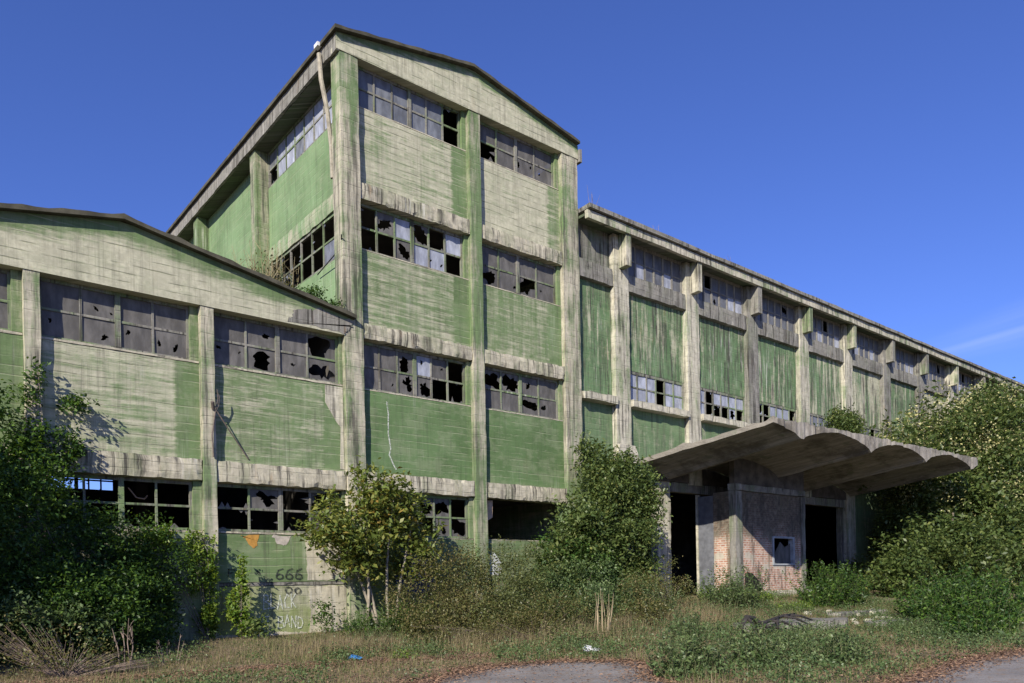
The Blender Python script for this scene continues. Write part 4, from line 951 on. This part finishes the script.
# fallen dark branch by the slab
mb = MB()
def sh(p): return (p[0]-.2, p[1]-.75, p[2]*.7+.12)
mb.tube([sh(p) for p in [(18.3,-8.7,-.05),(18.25,-8.7,.4),(18.5,-8.68,.72),(18.9,-8.65,.66),(19.2,-8.6,.3),(19.6,-8.4,.34),(20.4,-8.2,.45),(21.4,-8.0,.58),(22.6,-7.7,.6)]], [.06,.07,.07,.065,.06,.06,.055,.045,.02], 7)
for p, q in [((18.5,-8.7,.7),(19.0,-8.8,.0)),((18.7,-8.65,.7),(18.6,-8.95,.0)),((18.9,-8.6,.66),(19.5,-8.9,.02)),((19.4,-8.5,.33),(20.2,-8.9,.02)),((20.4,-8.2,.45),(21.2,-8.7,.05)),((21.4,-8,.58),(22.2,-8.5,.1)),((21.0,-8.1,.52),(20.2,-8.6,.05)),((22,-7.8,.58),(23.2,-8.1,.2))]:
    p = Vector(sh(p)); q = Vector(sh(q)); mb.tube([p, p.lerp(q, .5)+Vector((0,.05,.08)), q], [.045,.038,.022], 6)
tag(mb.build('fallen_branch', BLACKBARK, smooth=True), 'fallen black branch arching over the weeds before the porch', 'branch')
def slab(label, pts, h, seed):
    mb = MB(); z = max(ground_h(*p) for p in pts)
    mb.prism(wob(pts, .07, 5, seed), 'z', z-.25, z+h)
    return tag(mb.build('concrete_slab', wall_mat(wear=.97, board=.05, vert=.2, big=.5, tone='grey', dark=.5, seed=280.+seed)), label, 'slab')
slab('long broken concrete slab in the weeds behind the fallen branch', [(19.6,-8.4),(23.9,-9.4),(25.2,-8.7),(24.0,-7.4),(20.6,-7.4)], .03, 1)
slab('cracked grey slab lying right of the long one', [(25.4,-9.4),(28.6,-9.9),(29.4,-9.0),(26.4,-8.6)], .05, 2)
slab('narrow raised kerb slab below the doorway shoots', [(26.4,-7.6),(29.8,-7.9),(30.0,-7.4),(26.6,-7.2)], .1, 3)
rs = np.random.default_rng(8)
for k in range(14):
    x, y = 25.5+rs.random()*6, -9.2+rs.random()*2.4; s = .08+.12*rs.random(); z = ground_h(x, y)
    mb = MB(); mb.rough(x-s, x+s*1.2, y-s*.8, y+s*.8, z-.03, z+s*.9, s*.9, s*.12, s*.18, k)
    tag(mb.build('rubble_stone', wall_mat(wear=.97, board=.05, vert=.2, big=.5, tone='cream', dark=.3, seed=290.)), 'pale rubble stone lying among the slabs before the canopy', 'stone', 'rubble stones before the canopy')
mb = MB(); mb.poly([(8.1,-6.25,.1),(8.3,-6.3,.06),(8.42,-6.2,.09),(8.34,-6.08,.13),(8.2,-6.1,.17)]); mb.poly([(8.1,-6.25,.1),(8.2,-6.1,.17),(8.12,-6.05,.06)])
tag(mb.build('litter', plain('blue_plastic', (.05,.22,.5), .4, .1)), 'scrap of bright blue plastic in the grass', 'litter')
mb = MB(); mb.poly([(12.6,-8.95,.08),(12.9,-9.0,.06),(13.05,-8.85,.14),(12.85,-8.75,.2),(12.7,-8.8,.14)]); mb.poly([(12.9,-9.0,.06),(13.2,-8.95,.07),(13.05,-8.85,.14)])
tag(mb.build('litter', plain('white_plastic_bag', (.6,.6,.58), .5, .1)), 'crumpled white bag at the back edge of the asphalt patch', 'litter')

# grass, ground cover and dead leaves: nobody could count them
def inside(poly, X, Y):
    c = np.zeros(len(X), bool); n = len(poly)
    for i in range(n):
        x0, y0 = poly[i]; x1, y1 = poly[(i+1) % n]
        hit = ((y0 > Y) != (y1 > Y)) & (X < (x1-x0)*(Y-y0)/((y1-y0) if abs(y1-y0) > 1e-9 else 1e-9)+x0)
        c ^= hit
    return c
GH = np.vectorize(ground_h)
def scatter(n, x0, x1, y0, y1, rs, power=1.):
    X = x0+(x1-x0)*rs.random(n); Y = y0+(y1-y0)*rs.random(n)
    ok = ~inside(PATH, X, Y) & ~inside(ROAD, X, Y)
    return X[ok], Y[ok]
def blades(name, label, n, box, hmin, hmax, mat, seed, w=.012, lean=.5, dens=None, spots=None):
    rs = np.random.default_rng(seed); X, Y = scatter(n, *box, rs)
    if dens is not None:
        pat = np.sin(X*1.1+np.sin(Y*.9)*1.7)*np.cos(Y*1.3-X*.35)+.5*np.sin(X*3.1+Y*2.3)
        ok = pat > dens+rs.normal(0,.35,len(X)); X = X[ok]; Y = Y[ok]
    if spots:
        d2 = np.min([((X-q[0])/q[2])**2+((Y-q[1])/q[3])**2 for q in spots], axis=0); ok = rs.random(len(X)) < np.exp(-d2*1.2); X = X[ok]; Y = Y[ok]
    Z = GH(X, Y); N = len(X)
    H = hmin+(hmax-hmin)*rs.random(N)**1.8; a = rs.random(N)*6.283; l = lean*rs.random(N)*H
    bx = np.cos(a); by = np.sin(a); ww = w*(.6+.8*rs.random(N))
    def at(f, k, sg): return np.stack([X+bx*l*k+sg*-by*ww*(1.05-f), Y+by*l*k+sg*bx*ww*(1.05-f), Z-.02+(H+.02)*f],1)
    V = np.stack([at(0,0,1), at(0,0,-1), at(.6,.35,-1), at(.6,.35,1), at(1,1,-1), at(1,1,1)],1).reshape(-1,3)
    q = np.arange(N)[:,None]*6
    F = np.concatenate([q+np.array([0,1,2,3]), q+np.array([3,2,4,5])])
    return kind(from_arrays(name, V, F, mat), 'stuff', label, 'grass')
blades('grass', 'short dry and green grass over the forecourt', 260000, (0,34,-17,-.2), .02, .13, L_GRASS, 201, .006, 1.0, -.9)
blades('dry_brush', 'tangled straw coloured dry brush along the foot of the thickets', 90000, (6.5,25,-9,-2.2), .08, .62, leaf_mat('brush_straw', [(.1,(.1,.075,.04)),(.45,(.19,.15,.085)),(.75,(.26,.22,.11)),(.95,(.15,.16,.05))], .2, .8), 210, .006, .9, -.3, [(9.4,-4.2,1.6,.9),(11.8,-5.2,1.6,.8),(13.6,-6.0,1.5,.7),(15.6,-6.2,1.6,.8),(17.6,-5.6,1.5,.9),(19.4,-6.4,1.6,.8),(21.6,-5.6,1.6,.9),(15,-4.2,2.5,.7)])
blades('tall_grass', 'taller tufts of dry grass between the weeds', 60000, (3,34,-15.8,-1.6), .08, .34, L_GRASS, 202, .006, .9, .5)
rs = np.random.default_rng(203)
X, Y = scatter(34000, 3, 36, -16, -1.0, rs); pat = np.sin(X*.8+1)*np.cos(Y*1.1)+.4*np.sin(X*2.7-Y*1.9); ok = pat > -.15+np.where(X < 9.5, .75, 0)+rs.normal(0,.3,len(X)); X, Y = X[ok], Y[ok]
C = np.stack([X, Y, GH(X, Y)+.06+.24*rs.random(len(X))**2.5],1)
V, F = leaves(C, 7, .06, .055, rs, .5, .5)
kind(from_arrays('ground_cover', V, F, L_GREYGREEN), 'stuff', 'low leafy weeds covering the ground', 'ground cover')
X, Y = scatter(90000, 0, 34, -16.3, -.8, rs); pat = np.sin(X*.7+2)*np.cos(Y*.9+.5)+.5*np.sin(X*2.3+Y*1.7)+np.where(X < 11, 1.1, 0)
ok = pat > .1+rs.normal(0,.3,len(X)); X, Y = X[ok], Y[ok]; C = np.stack([X, Y, GH(X, Y)+.03],1)
V, F = leaves(C, 2, .03, .16, rs, 0, .045); gz = GH(V[:,0], V[:,1]); V[:,2] = gz+.012+np.abs(V[:,2]-gz)*.4
kind(from_arrays('dry_thatch', V, F, leaf_mat('straw_litter', [(.1,(.09,.065,.04)),(.5,(.19,.14,.09)),(.85,(.3,.23,.15)),(.98,(.4,.34,.25))], .1, .8)), 'stuff', 'dry brown straw lying over the ground', 'dead grass')
X = 4+rs.random(26000)*18; Y = -16.5+rs.random(26000)*11; ok = rs.random(26000) < np.where(inside(PATH, X, Y), .3, .9); X, Y = X[ok], Y[ok]
for pl in (PATH[:7], ROAD[:6], [(2,-5.2),(8,-6.4),(12,-8.2),(17,-9)]):
    for (p_, q_) in zip(pl[:-1], pl[1:]):
        n_ = int(900*math.hypot(q_[0]-p_[0], q_[1]-p_[1])); f_ = rs.random(n_)
        X = np.append(X, p_[0]+(q_[0]-p_[0])*f_+rs.normal(0,.28,n_)); Y = np.append(Y, p_[1]+(q_[1]-p_[1])*f_+rs.normal(0,.28,n_))
C = np.stack([X, Y, GH(X, Y)+.02],1); V, F = leaves(C, 1, .01, .055, rs, 0, .7); V[:,2] = np.maximum(V[:,2]*.4+.03, GH(V[:,0], V[:,1])+.01)
kind(from_arrays('leaf_litter', V, F, L_LITTER), 'stuff', 'brown fallen leaves along the edge of the asphalt', 'leaf litter')

# =================================================================== SKY, SUN, CAMERA
SUN = Vector((-1.6, -1.0, 1.1)).normalized()
el = math.asin(SUN.z); az = math.atan2(SUN.x, SUN.y)
W = bpy.data.worlds.new('World'); SC.world = W; W.use_nodes = True
t = NT(W); bg = t.n['Background']
sky = t.new('ShaderNodeTexSky'); sky.sky_type = 'NISHITA'; sky.sun_disc = False
sky.sun_elevation = el; sky.sun_rotation = az; sky.air_density = 1.0; sky.dust_density = .3; sky.ozone_density = 3.0; sky.altitude = 300
# thin cirrus low in the sky to the right
tc = t.new('ShaderNodeTexCoord'); s = t.new('ShaderNodeSeparateXYZ'); t.l.new(tc.outputs['Generated'], s.inputs[0])
A = t.math('ARCTAN2', s.outputs[0], s.outputs[1]); E_ = t.math('ARCSINE', s.outputs[2])
CIR = dict(a0=1.177, e0=.246, slope=.15)
da = t.math('SUBTRACT', A, CIR['a0']); ce = t.math('ADD', CIR['e0'], t.math('MULTIPLY', da, CIR['slope']))
dv = t.math('SUBTRACT', E_, ce)
wd = t.math('ADD', .007, t.math('MULTIPLY', t.math('MAXIMUM', t.math('ADD', da, .04), 0.), .14))
band = t.math('SUBTRACT', 1., t.step(t.math('DIVIDE', t.math('ABSOLUTE', dv), wd), .1, 1.3))
fil = t.noise(t.xyz(t.math('MULTIPLY', da, 3.), t.math('MULTIPLY', dv, 60.), 0.), 1.0, 5, .55)
core = t.math('SUBTRACT', 1., t.step(t.math('ABSOLUTE', t.math('ADD', dv, .004)), .0, .005))
cm = t.math('MULTIPLY', t.math('MULTIPLY', band, t.step(da, -.07, .08)), t.math('ADD', t.math('MULTIPLY', t.step(fil, .2, .8), .14), t.math('MULTIPLY', core, .06)))
hsv = t.new('ShaderNodeHueSaturation'); t.l.new(sky.outputs[0], hsv.inputs['Color']); hsv.inputs['Saturation'].default_value = 1.0; hsv.inputs['Value'].default_value = 1.0
tint = t.new('ShaderNodeMix', data_type='RGBA', blend_type='MULTIPLY'); tint.inputs[0].default_value = 1; t.l.new(hsv.outputs[0], tint.inputs[6]); tint.inputs[7].default_value = (.6,.72,1.32,1); skc = tint.outputs[2]
t.put(bg.inputs['Color'], t.mix(cm, skc, (6.5, 7.2, 8.6))); bg.inputs['Strength'].default_value = .087
sl_ = bpy.data.lights.new('sun', 'SUN'); sl_.energy = 5.0; sl_.angle = R(.5); sl_.color = (1, .93, .8)
so = bpy.data.objects.new('sun', sl_); COL.objects.link(so); so.rotation_euler = (-SUN).to_track_quat('-Z', 'Y').to_euler(); so.location = (-20,-20,30)

yaw, roll = .68941, .020107
Rv = Vector((math.cos(yaw), -math.sin(yaw), 0)); U = Vector((0,0,1)); Fv = Vector((math.sin(yaw), math.cos(yaw), 0))
rc = Rv*math.cos(roll)-U*math.sin(roll); uc = Rv*math.sin(roll)+U*math.cos(roll)
cam = bpy.data.cameras.new('camera'); co = bpy.data.objects.new('camera', cam); COL.objects.link(co)
co.matrix_world = Matrix(((rc.x,uc.x,-Fv.x,0),(rc.y,uc.y,-Fv.y,-21.6826),(rc.z,uc.z,-Fv.z,1.65),(0,0,0,1)))
cam.sensor_width = 36; cam.lens = 778.775*36/1024; cam.shift_y = (583.97-341.5)/1024; cam.clip_end = 3000; cam.clip_start = .1
SC.camera = co
SC.view_settings.view_transform = 'Standard'; SC.view_settings.look = 'None'; SC.view_settings.gamma = 1; SC.view_settings.exposure = .57
SC.render.engine = 'CYCLES'
